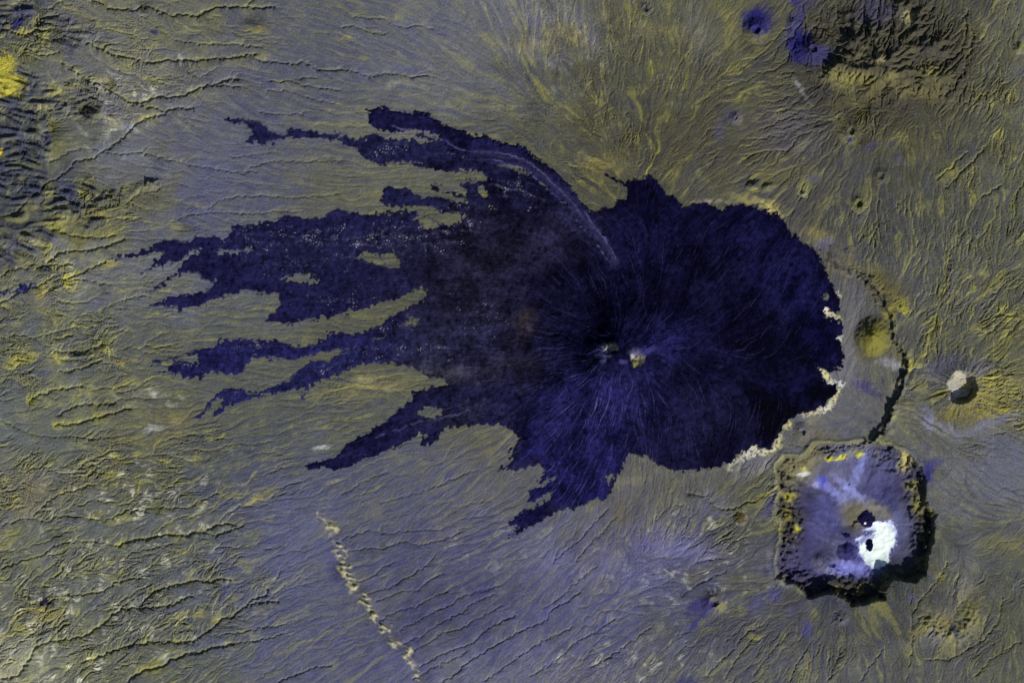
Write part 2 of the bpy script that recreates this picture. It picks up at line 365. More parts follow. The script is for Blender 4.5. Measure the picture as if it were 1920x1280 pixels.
CAL += 1.8 * np.exp(-((sd_cal + 2.0) / 3.2) ** 2) * (1 - sw_) * (sd_cal > -40)
# low block of the north-west terrace
CAL += 8 * ss(1.1, 0.7, ell(1482, 880, 34, 26, -20, 1.0)) * ss(0, 8, sd_cal)

# cones: x, y, radius, height, crater radius, crater depth
CONES = [
    (1637, 630, 36, 27, 0, 0), (1597, 245, 24, 10, 7, 5), (1380, 221, 15, 8, 4, 3), (1611, 382, 17, 8, 8, 9), (1505, 809, 20, 7, 6, 7),
    (1388, 972, 13, 5, 0, 0), (1339, 1129, 27, 14, 10, 7), (1577, 1160, 16, 8, 4, 4), (1211, 16, 13, 5, 6, 5), (1418, 56, 27, 15, 9, 7),
    (1524, 92, 30, 16, 8, 7), (1487, 42, 13, 7, 0, 0), (1912, 90, 14, 9, 0, 0), (1462, 1088, 11, 5, 0, 0), (1507, 364, 9, 5, 0, 0), (1652, 330, 17, 7, 7, 4),
    (1412, 347, 16, 10, 0, 0), (1440, 350, 18, 8, 0, 0), (1638, 184, 8, 3, 4, 4),
    # inside the caldera
    (1627, 974, 16, 5, 3, 2), (1591, 1035, 21, 7, 0, 0), (1632, 1022, 8, 3, 0, 0), (1588, 1004, 9, 2.5, 0, 0), (1592, 906, 13, 4, 4, 3)]
CN = np.zeros((NY, NX), f32)
cone_masks, crater_masks = [], []
for k, (cx, cy, R, h_, cr, cd) in enumerate(CONES):
    ry = {0: 40, 20: 18, 21: 12, 22: 5, 17: 9, 16: 10}.get(k, R)
    rot = {17: -20, 16: -15, 22: 20}.get(k, 0)
    a_ = 1.2 if k in (19, 20, 21, 22) else 0.8
    p_ = 0.55 if k in (19, 21, 22, 5) else (0.8 if k == 20 else 1.15)
    CN += cone(cx, cy, R, h_, cr, cd, ry, rot, p_, a_)
    e = ell(cx, cy, R, ry, rot, a_)
    cone_masks.append(e < 0.97)
    crater_masks.append(ell(cx, cy, cr, cr * ry / R, rot, a_) < 0.97 if cr >= 4 else None)

# the pale-floored crater on the right
e_cr = ell(1803, 726, 1, 1.10, 0, 0.8, 0.8)
RIMR = 29.0
out_ = 15 * np.exp(-np.clip(e_cr - RIMR, 0, None) / 24.0)
in_ = 15 - 25 * ss(0, 7, RIMR - e_cr) - 1.0 * ss(9, 27, RIMR - e_cr)
CR = np.where(e_cr > RIMR, out_, in_).astype(f32)
ang = np.arctan2(Y - 724, X - 1804)
CR += ss(24, 30, e_cr) * np.exp(-np.clip(e_cr - RIMR, 0, None) / 22) * 0.7 * np.sin(ang * 30 + 1.2 * WX2)

# ring scarp: high outside, low inside
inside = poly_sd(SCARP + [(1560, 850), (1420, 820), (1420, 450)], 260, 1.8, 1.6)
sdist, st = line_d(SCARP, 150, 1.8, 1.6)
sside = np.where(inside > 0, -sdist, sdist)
hs = (8.0 + 5.0 * ss(0.50, 0.68, st)) * (1 + 0.16 * nz(14, 60, 0.5, 72) * np.exp(-sdist / 14.0)) - 1.5 * ss(0.93, 1.0, st) + 1.6 * nz(8, 30, 0.4, 71) * np.exp(-sdist / 9.0)
bench = 5.0 + 3.0 * nz(20, 70, 0.5, 73)
SC = hs * (0.65 * ss(-2.0, 3.0, sside) + 0.35 * ss(-3.0, 2.0, sside + bench)) * np.exp(-np.clip(sside, 0, None) / 70.0) * (sdist < 200) * ss(0.0, 0.3, st)
SC *= ss(1000, 998, sdist)
SC2 = (ridge([(1600, 505), (1640, 530), (1668, 552), (1694, 586)], 8, 3.5))

H = H + VOLC + CAL + CN + CR + SC + SC2

CANYONS = [
    (1, 2.2, 4.2, [(510, 0), (580, 20), (600, 40), (660, 50), (710, 45), (760, 60), (790, 30), (840, 35), (900, 60), (960, 90), (1040, 75), (1100, 90), (1160, 60), (1230, 35), (1330, 35), (1440, 40), (1540, 35)]),
    (1, 2.0, 3.0, [(1360, 45), (1390, 20), (1420, 0)]), (1, 1.5, 1.6, [(710, 50), (760, 65), (830, 115), (870, 140)]),
    (1, 1.6, 2.2, [(870, 140), (920, 180), (980, 220), (1040, 235), (1120, 240), (1220, 245), (1360, 250), (1470, 265)]),
    (1, 2.2, 4.2, [(480, 240), (560, 270), (620, 300), (740, 325), (800, 345), (870, 350), (920, 335), (1040, 335), (1180, 330), (1320, 320), (1430, 300)]),
    (1, 2.2, 3.0, [(1400, 310), (1470, 340), (1560, 350), (1650, 355), (1700, 345), (1760, 370), (1800, 395), (1919, 390)]),
    (2, 1.9, 2.2, [(0, 390), (80, 400), (150, 430), (250, 410), (320, 415), (380, 430), (480, 420)]),
    (2, 1.4, 1.5, [(70, 90), (150, 100), (240, 105), (300, 140), (380, 155), (430, 140), (520, 165)]), (2, 1.5, 1.6, [(0, 150), (60, 145), (120, 160), (180, 185), (260, 190)]),
    (1, 2.4, 4.4, [(340, 350), (430, 400), (470, 440), (510, 460), (560, 475), (640, 520), (720, 570), (790, 575), (860, 545), (960, 545), (1040, 530), (1120, 490), (1200, 475), (1260, 450), (1330, 440)]),
    (1, 2.0, 3.0, [(1180, 480), (1260, 478), (1340, 485)]),
    (1, 2.2, 4.2, [(790, 590), (870, 605), (930, 625), (980, 605), (1080, 610)]),
    (1, 2.2, 3.2, [(930, 635), (830, 660), (750, 700), (710, 750), (640, 810), (580, 845), (520, 885), (430, 900), (370, 960), (310, 1000), (240, 1040), (220, 1075), (140, 1120), (115, 1170), (60, 1200), (0, 1215)]),
    (1, 1.6, 1.8, [(580, 850), (680, 865), (760, 855), (850, 865), (900, 890), (1000, 905), (1080, 930), (1200, 945), (1330, 970), (1440, 960)]),
    (1, 1.5, 1.6, [(310, 1005), (400, 1015), (520, 1015)]), (1, 1.6, 1.8, [(580, 845), (480, 830), (400, 845), (320, 890), (250, 915), (150, 900), (0, 905)]),
    (1, 2.2, 4.2, [(320, 85), (240, 95), (220, 140), (190, 175), (140, 195), (100, 185), (40, 165), (0, 155)]), (1, 1.6, 2.2, [(240, 95), (270, 50), (310, 15), (340, 0)]),
    (1, 1.8, 2.8, [(115, 0), (112, 80), (90, 125), (20, 120), (10, 160)]), (1, 1.6, 2.4, [(105, 315), (140, 265), (180, 280), (200, 305), (250, 310), (320, 290)]),
    (1, 1.6, 1.8, [(1500, 450), (1600, 455), (1660, 440), (1780, 435)]), (1, 1.6, 1.8, [(1640, 455), (1700, 475), (1800, 495), (1919, 500)]), (1, 1.6, 1.6, [(1500, 505), (1640, 510), (1700, 535), (1780, 560), (1880, 580)]),
    (1, 1.5, 1.3, [(1380, 950), (1500, 910), (1600, 905), (1760, 905), (1919, 900)]), (1, 1.4, 1.1, [(1300, 880), (1400, 870), (1560, 855)]), (1, 1.5, 1.3, [(1150, 1190), (1220, 1130), (1330, 1105), (1480, 1100), (1640, 1110), (1780, 1100), (1919, 1090)]),
    (1, 1.5, 1.3, [(960, 1250), (1040, 1210), (1180, 1190), (1320, 1195), (1460, 1200), (1560, 1185), (1700, 1190)]), (1, 1.4, 1.1, [(1460, 625), (1560, 640), (1700, 640)]),
    (4, 2.2, 4.2, [(270, 190), (330, 140), (400, 125), (460, 130), (540, 115), (640, 85), (700, 60)]), (4, 1.7, 3.0, [(0, 270), (60, 230), (140, 225), (240, 215), (290, 210), (400, 205)]),
    (4, 1.7, 3.0, [(0, 420), (90, 370), (200, 330), (260, 295), (350, 290), (430, 265), (520, 220), (590, 190)]), (4, 1.4, 1.6, [(340, 290), (450, 290), (560, 310), (620, 320)]),
    (4, 2.0, 3.2, [(280, 0), (400, 40), (480, 50), (560, 55), (640, 40)]), (4, 2.0, 3.2, [(160, 980), (210, 940), (300, 910), (380, 900), (470, 885)]),
    (4, 2.0, 3.2, [(330, 810), (420, 800), (480, 780), (550, 750)]), (4, 1.9, 3.0, [(310, 720), (350, 745), (450, 740), (540, 730)]), (4, 1.9, 3.0, [(300, 700), (370, 690), (450, 700), (570, 660)]), (4, 1.7, 3.0, [(290, 625), (350, 620), (400, 605)]),
    (4, 2.2, 4.2, [(310, 1110), (420, 1100), (490, 1080), (560, 1060), (640, 1040), (720, 1010)]), (4, 1.8, 3.0, [(320, 1050), (400, 1010), (480, 990), (540, 995), (640, 985)]),
    (4, 1.6, 1.8, [(0, 620), (80, 600), (180, 620), (300, 590), (420, 560)]), (4, 1.4, 1.3, [(560, 470), (640, 420), (740, 390), (800, 380)]), (4, 1.4, 1.3, [(380, 660), (480, 640), (620, 590), (720, 575)]),
    (4, 1.6, 1.8, [(0, 1080), (60, 1110), (180, 1160), (320, 1180), (400, 1170), (520, 1190), (600, 1180)]),
    (7, 1.7, 2.2, [(0, 395), (120, 360), (190, 355), (250, 380), (340, 340), (400, 345), (500, 355), (570, 375), (640, 345), (710, 315), (800, 310), (900, 290), (960, 300), (1060, 295), (1140, 250), (1220, 210)]),
    (7, 2.6, 4.4, [(650, 510), (720, 480), (800, 470), (880, 460), (930, 445), (1040, 450), (1090, 430), (1150, 430), (1200, 400), (1280, 385), (1310, 390)]), (7, 2.2, 3.4, [(1150, 435), (1210, 455), (1260, 430), (1360, 400)]),
    (7, 1.8, 2.4, [(0, 640), (100, 600), (180, 580), (240, 560), (300, 510), (370, 490), (450, 485), (560, 490), (640, 505)]),
    (7, 2.2, 3.8, [(0, 1260), (90, 1250), (170, 1130), (190, 1080), (280, 1045), (370, 1040), (470, 1020), (560, 960), (610, 920), (650, 880), (700, 865), (800, 860), (880, 855), (980, 840), (1040, 800), (1080, 795)]),
    (7, 2.4, 4.4, [(780, 850), (840, 790), (880, 760), (950, 740), (1040, 715), (1110, 705), (1180, 715), (1240, 690), (1290, 705)]),
    (7, 2.3, 4.2, [(460, 1170), (560, 1130), (680, 1080), (800, 1060), (870, 1050), (950, 1050), (1010, 1055), (1080, 1045), (1140, 1010), (1200, 970), (1240, 920), (1300, 910), (1350, 870), (1390, 850), (1440, 830), (1560, 825)]),
    (7, 2.1, 3.2, [(1380, 850), (1420, 810), (1490, 790), (1510, 760), (1490, 740)]), (7, 2.6, 4.8, [(720, 1270), (800, 1210), (900, 1195), (960, 1150), (1040, 1120), (1120, 1110), (1200, 1080), (1270, 1070), (1310, 1060)]),
    (7, 1.5, 1.5, [(1310, 1060), (1420, 1040), (1500, 1030), (1600, 1000)]), (7, 1.4, 1.3, [(1200, 1010), (1330, 1000), (1470, 970), (1620, 950)]),
    (7, 1.7, 3.0, [(360, 790), (480, 780), (560, 770), (640, 720), (720, 695), (790, 690)]), (7, 1.7, 2.4, [(1560, 1275), (1680, 1230), (1780, 1190), (1860, 1180)]), (7, 1.6, 2.2, [(180, 340), (300, 230), (420, 200), (520, 160)]),
    (8, 1.5, 1.7, [(0, 480), (60, 450), (160, 425), (210, 430), (270, 440), (400, 425), (560, 420)]), (8, 1.5, 1.8, [(40, 545), (150, 520), (230, 525), (300, 500), (360, 485), (430, 505), (560, 480), (680, 430)]),
    (8, 1.4, 1.6, [(90, 710), (160, 690), (220, 640), (290, 600)]), (8, 1.5, 1.8, [(150, 780), (280, 740), (400, 670), (480, 620), (530, 560)]), (8, 1.5, 1.8, [(200, 820), (330, 770), (430, 760), (500, 700), (570, 665)]),
    (8, 1.5, 1.8, [(210, 930), (330, 870), (420, 850), (470, 820), (600, 760)]), (8, 1.5, 1.8, [(330, 980), (430, 930), (540, 870), (620, 840), (660, 800), (760, 770), (900, 730)]), (8, 1.5, 1.8, [(350, 1060), (450, 1020), (540, 950), (680, 880), (740, 830), (860, 780)]),
    (8, 1.5, 1.8, [(390, 1110), (480, 1060), (560, 1000), (660, 980), (760, 920), (900, 850)]), (8, 1.6, 2.0, [(440, 1190), (560, 1120), (680, 1080), (760, 1040), (820, 970), (980, 900)]), (8, 1.5, 1.8, [(400, 1260), (520, 1190), (600, 1160), (700, 1110)]),
    (8, 1.6, 2.2, [(560, 1280), (640, 1230), (700, 1170), (860, 1070), (1000, 990), (1150, 930), (1180, 870), (1290, 810), (1340, 770)]), (8, 1.5, 1.8, [(800, 1270), (900, 1200), (1000, 1130), (1140, 1040), (1300, 960)]),
    (8, 1.5, 1.9, [(1060, 1240), (1200, 1160), (1320, 1050), (1420, 1000), (1540, 920)]), (8, 1.5, 1.9, [(1390, 1200), (1480, 1150), (1560, 1100), (1640, 1040), (1740, 970)]), (8, 1.4, 1.7, [(1150, 860), (1250, 780), (1350, 690), (1430, 630)]),
    (8, 1.4, 1.9, [(1190, 600), (1260, 530), (1340, 480), (1420, 380), (1500, 300)]), (8, 1.4, 1.7, [(1320, 590), (1400, 500), (1480, 420), (1540, 350)]), (8, 1.3, 1.3, [(220, 270), (320, 240), (500, 190), (640, 130), (760, 80)]), (8, 1.3, 1.2, [(0, 220), (120, 150), (260, 90)]),
    (3, 2.0, 4.4, [(1610, 60), (1590, 100), (1600, 160), (1590, 200)]), (3, 2.0, 4.4, [(1625, 160), (1640, 210), (1620, 250), (1625, 290), (1590, 340), (1590, 400), (1545, 450), (1540, 490), (1500, 520), (1480, 540)]),
    (3, 1.6, 2.4, [(1590, 200), (1570, 290), (1530, 320), (1480, 340)]), (3, 1.6, 2.6, [(1430, 1010), (1520, 930), (1600, 860)]), (3, 1.6, 2.6, [(1480, 1060), (1560, 980), (1640, 900), (1700, 830)]), (3, 1.5, 2.4, [(1680, 1110), (1740, 1080), (1790, 1040)]),
    (3, 1.6, 2.4, [(1870, 1120), (1890, 1070), (1919, 1020)]), (3, 1.7, 2.6, [(740, 150), (800, 160), (870, 200)]), (3, 1.8, 2.6, [(1140, 330), (1200, 270), (1280, 190), (1330, 120), (1420, 40)]),
    (9, 1.5, 1.7, [(0, 790), (80, 730), (160, 690), (240, 650)]), (9, 1.5, 1.9, [(120, 1260), (200, 1170), (280, 1100), (360, 1000), (430, 960)]), (9, 1.5, 1.9, [(240, 1250), (300, 1150), (400, 1020)]), (9, 1.4, 1.6, [(600, 1270), (640, 1180), (700, 1080)]),
    (9, 1.4, 1.6, [(820, 1270), (860, 1180), (890, 1080)]), (9, 1.6, 2.0, [(1260, 1270), (1290, 1100), (1290, 900), (1350, 800), (1420, 720), (1500, 600)]), (9, 1.5, 1.9, [(1360, 1150), (1500, 1150), (1620, 1080), (1690, 1040), (1780, 930), (1800, 800)]), (9, 1.5, 1.8, [(1640, 1250), (1720, 1160), (1800, 1100), (1900, 1050)]),
    (9, 1.8, 2.6, [(30, 215), (130, 230), (160, 280), (220, 305), (310, 300), (360, 260), (400, 260)]), (9, 1.4, 1.6, [(400, 1240), (440, 1180), (500, 1100)]), (9, 1.4, 1.5, [(1000, 1270), (1060, 1180), (1130, 1090)]),
]
CAN = np.zeros((NY, NX), f32)
for k, w, dpt, pts in CANYONS:
    d, t = line_d(tile(k, pts), 26, 1.15, 0.35)
    dpt *= 0.88 if k == 8 else 0.95
    v = dpt * np.exp(-(d / w) ** 2) + 0.22 * dpt * np.exp(-(d / (w * 3.5)) ** 2)
    CAN = np.maximum(CAN, v)
H -= CAN

# ------------------------------------------------------------------ fine drainage of the whole map
rn = nz(5, 50, 0.9, 81)
gy, gx = np.gradient(rn, S)
rn *= 0.075 / np.sqrt((gx ** 2 + gy ** 2).mean())
ROUTE = blur(H, 1.2) + rn * (0.5 + 0.5 * np.clip(rough, 0, 1)) + REG * 4.0
rec = receivers(ROUTE, 7)
order = np.argsort(-ROUTE.ravel(), kind='stable').tolist()
rl = rec.tolist()
A = [1.0] * ROUTE.size
sv = nz(2.5, 9, 0.0, 82).ravel().tolist()
sw = [1.0] * ROUTE.size
su = nz(6, 40, 0.5, 83).ravel().tolist()
for i in order:
    r = rl[i]
    if r != i:
        A[r] += A[i]
        sv[r] += 0.96 * sv[i]
        su[r] += 0.985 * su[i]
        sw[r] += 0.96 * sw[i]
A = np.array(A, dtype=f32).reshape(NY, NX)
swa = np.array(sw, dtype=f32)
streak = (np.array(sv, dtype=f32) / np.sqrt(swa)).reshape(NY, NX)
streak = np.clip(streak / streak.std(), -2.5, 2.5)
band_ = (np.array(su, dtype=f32) / swa).reshape(NY, NX)
band_ = blur(np.clip(band_ / band_.std(), -3, 3), 1.5)
band_ /= band_.std()
del sv, sw, su, swa, rl, order, rec
LA = np.log2(A)
# fabric drawn out along the fall line: ridges, gullies and soil streaks
gy, gx = np.gradient(blur(H, 4.0) + 4.0 * REG, S)
fall = np.arctan2(-gy, -gx) + (0.13 + 0.25 * rough) * nz(20, 90, 0.5, 85) + (0.10 + 0.16 * rough) * nz(6, 26, 0.4, 86)
ux, uy = np.cos(fall).astype(f32).ravel(), np.sin(fall).astype(f32).ravel()
SRC = [nz(3.4, 6.5, 0.0, 87).ravel(), nz(8, 20, 0.3, 88).ravel(), nz(14, 70, 0.5, 89).ravel(), nz(2.6, 5, 0.0, 90).ravel()]
LEN = [28, 36, 52, 14]
SUM = [a.copy() for a in SRC]
for sgn in (1.0, -1.0):
    pj = np.tile(np.arange(NX, dtype=f32), NY); pi_ = np.repeat(np.arange(NY, dtype=f32), NX)
    idx = np.arange(NX * NY)
    for k in range(max(LEN)):
        pj += sgn * ux[idx]; pi_ += sgn * uy[idx]
        idx = np.clip(np.rint(pi_), 0, NY - 1).astype(np.int64) * NX + np.clip(np.rint(pj), 0, NX - 1).astype(np.int64)
        for q in range(4):
            if k < LEN[q]:
                SUM[q] += SRC[q][idx]
F1, F2, F3, F4 = [(a / a.std()).reshape(NY, NX) for a in SUM]
del SRC, SUM, pj, pi_, idx, ux, uy
streak = F4
band_ = F3
rill = 0.55 * blur(np.clip(LA - 3.0, 0, 3), 0.8) + 0.60 * blur(np.clip(LA - 5.5, 0, 3.5), 1.6) + 0.8 * blur(np.clip(LA - 8.5, 0, 4), 3.0)
wadi = blur(np.clip(LA - 5.6, 0, 3.5) / 3.5, 0.85)
crisp = 1.7 * wadi + 0.9 * blur(np.clip(LA - 8.4, 0, 3) / 3, 1.7)
rill_amp = 0.12 + 0.55 * rough + 0.8 * mass_mask + 0.9 * ss(2, 10, sd_cal) * (1 - ss(16, 44, sd_cal)) - 0.18 * ss(40, 60, sd_cal) + 0.4 * hill_mask + 0.3 * np.exp(-np.clip(e_cr - 25, 0, None) / 40.0)
rill_amp = np.clip(rill_amp, 0.0, 9) * (0.75 + 0.35 * np.clip(nz(30, 160, 0.7, 84), -1.5, 1.8))

# ------------------------------------------------------------------ lava: outlines, thickness, surface
LAVAS = [('leveed', LEVEED, 5.0), ('dark', DARK_LOBE, 1.6), ('north', NORTH_FINGER, 1.4), ('thumb', THUMB_FINGER, 1.4), ('west', WEST_FINGER, 1.5), ('mid', MID_FINGER, 1.4), ('tail', TAIL_FINGER, 1.4),
         ('southwest', SOUTHWEST_FINGER, 2.0), ('south', SOUTH_LOBE, 2.0), ('sliver', FAR_SLIVER, 1.2), ('main', MAIN_BODY, 1.5)]
lava_sd = {}
kip = np.full((NY, NX), -999.0, f32)
for pts in KIPUKAS:
    kip = np.maximum(kip, poly_sd(pts, 10, 2.2))
edge_n = nz(4.5, 22, 0.5, 97) * np.clip(0.7 + 0.8 * nz(30, 120, 0.6, 98), 0.05, 2.3) + 0.8 * WX2 + 0.9 * F2 + 0.5 * F1
LSD = np.full((NY, NX), -999.0, f32)
for name, pts, thick in LAVAS:
    d = poly_sd(pts, 30, 1.5, 0.35)
    d = d + edge_n * (1.35 if name in ('west', 'mid', 'tail', 'north', 'thumb') else 1.2)
    lava_sd[name] = np.minimum(d, -kip)
    LSD = np.maximum(LSD, lava_sd[name])
lava = LSD > 0
LT = np.zeros((NY, NX), f32)
for name, pts, thick in LAVAS:
    LT = np.maximum(LT, thick * ss(0, 5, lava_sd[name]))
lumps = nz(3.5, 16, 0.35, 91)
lumps2 = nz(12, 60, 0.7, 92)
fold = nz(4, 14, 0.3, 93)
lv = ss(0, 3, LSD)
H -= rill_amp * rill * (1 - 0.8 * lv) + (1 - lv) * (0.46 + 0.85 * rough) * np.clip(0.9 + 0.5 * nz(40, 180, 0.7, 99), 0.25, 1.6) * crisp * (1 - 0.95 * ss(20, 40, sd_cal))
near_v = np.exp(-r_v / 170.0)
H += 0.55 * LT + lv * (0.17 * lumps + 0.35 * lumps2) + lv * (0.22 + 0.9 * near_v) * (0.4 * F4 + 0.8 * np.abs(F2) - 0.3 * np.abs(F1))
H -= lv * (0.10 + 0.55 * near_v) * rill
# levees on the curved flow
LEV = np.zeros((NY, NX), f32)
for pts in (tile(2, [(270, 700), (330, 725), (400, 738), (470, 738), (540, 775), (580, 830), (620, 865), (700, 885), (760, 912)]),
            tile(2, [(560, 770), (640, 830), (740, 855), (880, 855), (980, 880), (1060, 915), (1130, 970), (1210, 1050), (1300, 1140), (1380, 1250)]),
            tile(2, [(700, 900), (860, 895), (960, 930), (1060, 975), (1160, 1060), (1230, 1130), (1300, 1210)]) + [(1093, 430), (1120, 460), (1150, 505)],
            [(1100, 415), (1128, 440), (1152, 478), (1160, 495)],
            [(1095, 395), (1115, 425), (1140, 455)]):
    d, t = line_d(pts, 10, 0.7)
    LEV = np.maximum(LEV, np.exp(-(d / 1.5) ** 2) * np.clip(0.9 + 0.3 * WX2 + 0.2 * WX, 0.3, 1.2) * ss(0.0, 0.15, np.minimum(t, 1 - t) + 0.02))
H += 1.0 * LEV * (lava_sd['leveed'] > 1)
fine = nz(3.2, 9, 0.2, 95)
vary = np.clip(0.8 + 0.45 * nz(40, 200, 0.7, 84), 0.15, 1.7)
fabric = (0.75 - np.abs(F1)) * 0.72 + (0.26 + 0.08 * rough) * np.clip(np.abs(F2), 0, 2.2)
in_cal = ss(0, 6, sd_cal)
fab_amp = (0.30 + 2.4 * rough * vary + 1.3 * mass_mask + 0.8 * hill_mask) * (1 - in_cal) + in_cal * (0.06 + 0.55 * (1 - ss(10, 34, inw)))
fab_amp = fab_amp * (1 - 0.35 * spots([(900, 1120, 380, 210, 1.0), (1280, 1100, 200, 160, 0.8)]))
fab_amp = fab_amp * (1 - 0.93 * ss(44, 27, e_cr))
fab_amp = fab_amp * (1 - 0.75 * ss(1.0, 0.8, ell(1590, 720, 75, 130, 0, 0, 5)))
H += (1 - lv) * fab_amp * fabric
H += (1 - lv) * (0.05 + 0.08 * rough) * fine
salt_sd = np.minimum(poly_sd(SALT, 10, 1.3), 99.0)
isl = np.minimum.reduce([ell(1632, 1022, 8, 12, 0, 1.2), ell(1627, 974, 16, 16, 0, 1.2)])
salt_m = (salt_sd > 0) & (isl > 0.97)

# ------------------------------------------------------------------ colour of the ground itself
G = """85,88,85;115,112,95;115,112,92;110,108,85;100,100,105;98,98,105;105,105,118;112,110,122;120,115,120;108,102,70;105,100,65;110,103,60;85,80,75;80,76,62;85,82,65;115,110,80
112,110,75;112,110,100;125,120,100;115,112,85;98,98,110;95,95,110;108,107,118;112,110,108;102,98,82;95,90,65;100,95,60;95,90,60;75,72,75;95,88,60;85,80,62;105,102,75
78,82,88;105,105,85;115,112,105;98,98,105;92,92,108;105,104,95;112,110,100;98,95,85;95,92,70;92,85,55;90,82,52;90,83,62;85,80,70;88,82,52;95,90,62;105,102,68
80,83,78;95,95,75;110,108,70;95,95,115;100,100,95;105,103,80;105,103,75;100,98,75;95,92,65;95,90,60;92,86,62;88,82,75;85,80,68;82,80,75;90,88,72;100,100,70
118,115,85;125,122,100;112,112,110;100,100,118;98,98,105;96,94,78;96,94,70;95,92,66;95,92,65;95,90,60;92,86,62;95,92,80;95,90,85;92,90,85;100,98,80;100,98,72
105,108,85;108,110,90;98,100,90;96,98,92;100,100,85;98,96,72;98,95,70;95,92,66;95,92,65;95,90,60;92,86,62;100,98,90;112,108,108;100,96,82;100,98,75;112,108,60
105,110,105;110,112,88;112,108,75;98,98,80;92,94,85;98,98,82;102,100,80;102,98,80;98,95,75;95,90,70;95,90,70;100,96,90;108,105,115;98,96,88;100,95,70;112,108,75
108,108,95;105,108,90;102,102,75;90,94,92;92,95,98;96,96,105;98,97,110;105,102,98;100,97,88;100,95,85;105,100,85;98,95,72;95,92,85;95,92,78;105,103,110;105,105,110
105,108,85;110,112,95;105,107,95;96,100,95;96,98,118;95,96,110;92,91,108;94,92,112;105,102,112;105,100,105;100,97,115;90,88,75;88,86,80;86,84,68;95,95,75;98,98,80
118,118,90;112,115,95;98,102,95;95,98,98;95,98,115;98,98,112;86,84,98;88,86,100;95,93,120;98,96,125;88,86,95;85,83,85;85,83,65;85,84,62;100,95,65;92,92,68
140,138,105;120,120,85;108,108,80;100,102,90;95,96,118;95,94,120;98,96,125;105,104,130;110,106,125;108,104,110;98,95,100;92,90,92;98,95,90;95,93,85;95,93,80;100,98,72"""
grid = np.array([[[float(v) for v in c.split(',')] for c in row.split(';')] for row in G.split('\n')], dtype=f32)
grid[7:, 4:11] += np.array([-5, -5, 5], f32)
gm = grid[8:, 10:15]; gm += (gm.mean(-1, keepdims=True) + np.array([1, 0, 3], f32) - gm) * 0.45
wx_ = np.clip((X + 26 * WX2 + 3 * WX) / 128.0, 0, 14.999); wy_ = np.clip((Y + 26 * WY2 + 3 * WY) / 128.0, 0, 9.999)
ix, iy = wx_.astype(int), wy_.astype(int)
tx, ty = ss(0, 1, wx_ - ix)[..., None], ss(0, 1, wy_ - iy)[..., None]
C = (grid[iy, ix] * (1 - tx) + grid[iy, ix + 1] * tx) * (1 - ty) + (grid[iy + 1, ix] * (1 - tx) + grid[iy + 1, ix + 1] * tx) * ty
C = C * 0.94
C = C + (C.mean(-1, keepdims=True) + np.array([-1, 0, 5], f32) - C) * 0.48
C = C + np.array([-3, -4, 7], f32) * spots([(900, 1120, 360, 190, 1.0), (1180, 1080, 200, 120, 0.9), (560, 1010, 160, 170, 0.9), (420, 320, 170, 150, 0.9), (720, 100, 200, 70, 0.5), (1480, 1150, 120, 100, 0.4)])[..., None]
C = alb(C)

gy, gx = np.gradient(blur(H, 0.8), S)
slope = np.sqrt(gx ** 2 + gy ** 2)
mott = nz(6, 60, 0.5, 101)
mott2 = nz(25, 180, 0.8, 102)
yel = (0.10 + 0.30 * rough) * ss(0.2, 0.8, slope) + 0.42 * ss(0.6, 2.2, band_ + 0.4 * mott + 0.4 * F2) * (0.3 + rough) + 0.08 * ss(0.5, 2, mott2)


def mixc(C, col, m):
    return C + (np.asarray(col, f32) - C) * m[..., None]


calm = spots([(900, 1120, 380, 210, 1.0), (1330, 1060, 260, 200, 0.8), (1500, 1230, 260, 90, 0.7), (1750, 900, 160, 130, 0.6), (420, 330, 170, 150, 0.6), (430, 1130, 260, 180, 0.4)])
yel = yel * (1 - 0.6 * calm)
C = mixc(C, alb((152, 146, 82)), np.clip(yel, 0, 0.65))
C *= np.clip(1 + 0.09 * F4 + 0.08 * F1 + 0.06 * F2 + 0.04 * mott + 0.05 * fine, 0.5, 1.6)[..., None]
C *= 1 + (0.05 * F2 - 0.03 * F1)[..., None] * np.array([1.0, 0.9, -1.6], f32)
C = mixc(C, alb((112, 110, 74)), np.clip(0.5 * wadi, 0, 0.25))
bl = 0.7 * ss(0.3, 2.0, -band_ + 0.5 * nz(4, 18, 0.3, 103)) * (0.4 + 0.6 * rough)
C = mixc(C, C * np.array([0.82, 0.84, 1.15], f32), bl)
pale = ss(0.7, 2.2, nz(8, 70, 0.5, 104) + 0.5 * streak) * spots([(130, 1150, 220, 140, 1), (100, 1260, 130, 50, 1.2), (200, 250, 60, 50, 0.9), (230, 190, 80, 60, 0.9), (250, 940, 160, 80, 0.9), (1000, 50, 60, 60, 0.35), (1110, 60, 50, 80, 0.25),
                                                                    (1280, 1080, 160, 60, 0.7), (1320, 1000, 80, 50, 0.6), (1180, 1240, 140, 40, 0.7), (120, 510, 60, 40, 0.8), (290, 745, 60, 30, 0.8), (930, 1030, 130, 70, 0.25), (1060, 130, 60, 40, 0.3)])
C = mixc(C, alb((205, 200, 185)), np.clip(pale * (0.55 + 0.3 * F2 + 0.2 * F1), 0, 0.75))
# hills of the left margin: dark blue-grey rock
C = mixc(C, alb((56, 58, 80)), 0.75 * hill_mask * ss(-1.0, 0.8, bands + mott))
C = mixc(C, alb((66, 62, 54)), 0.65 * mass_mask)

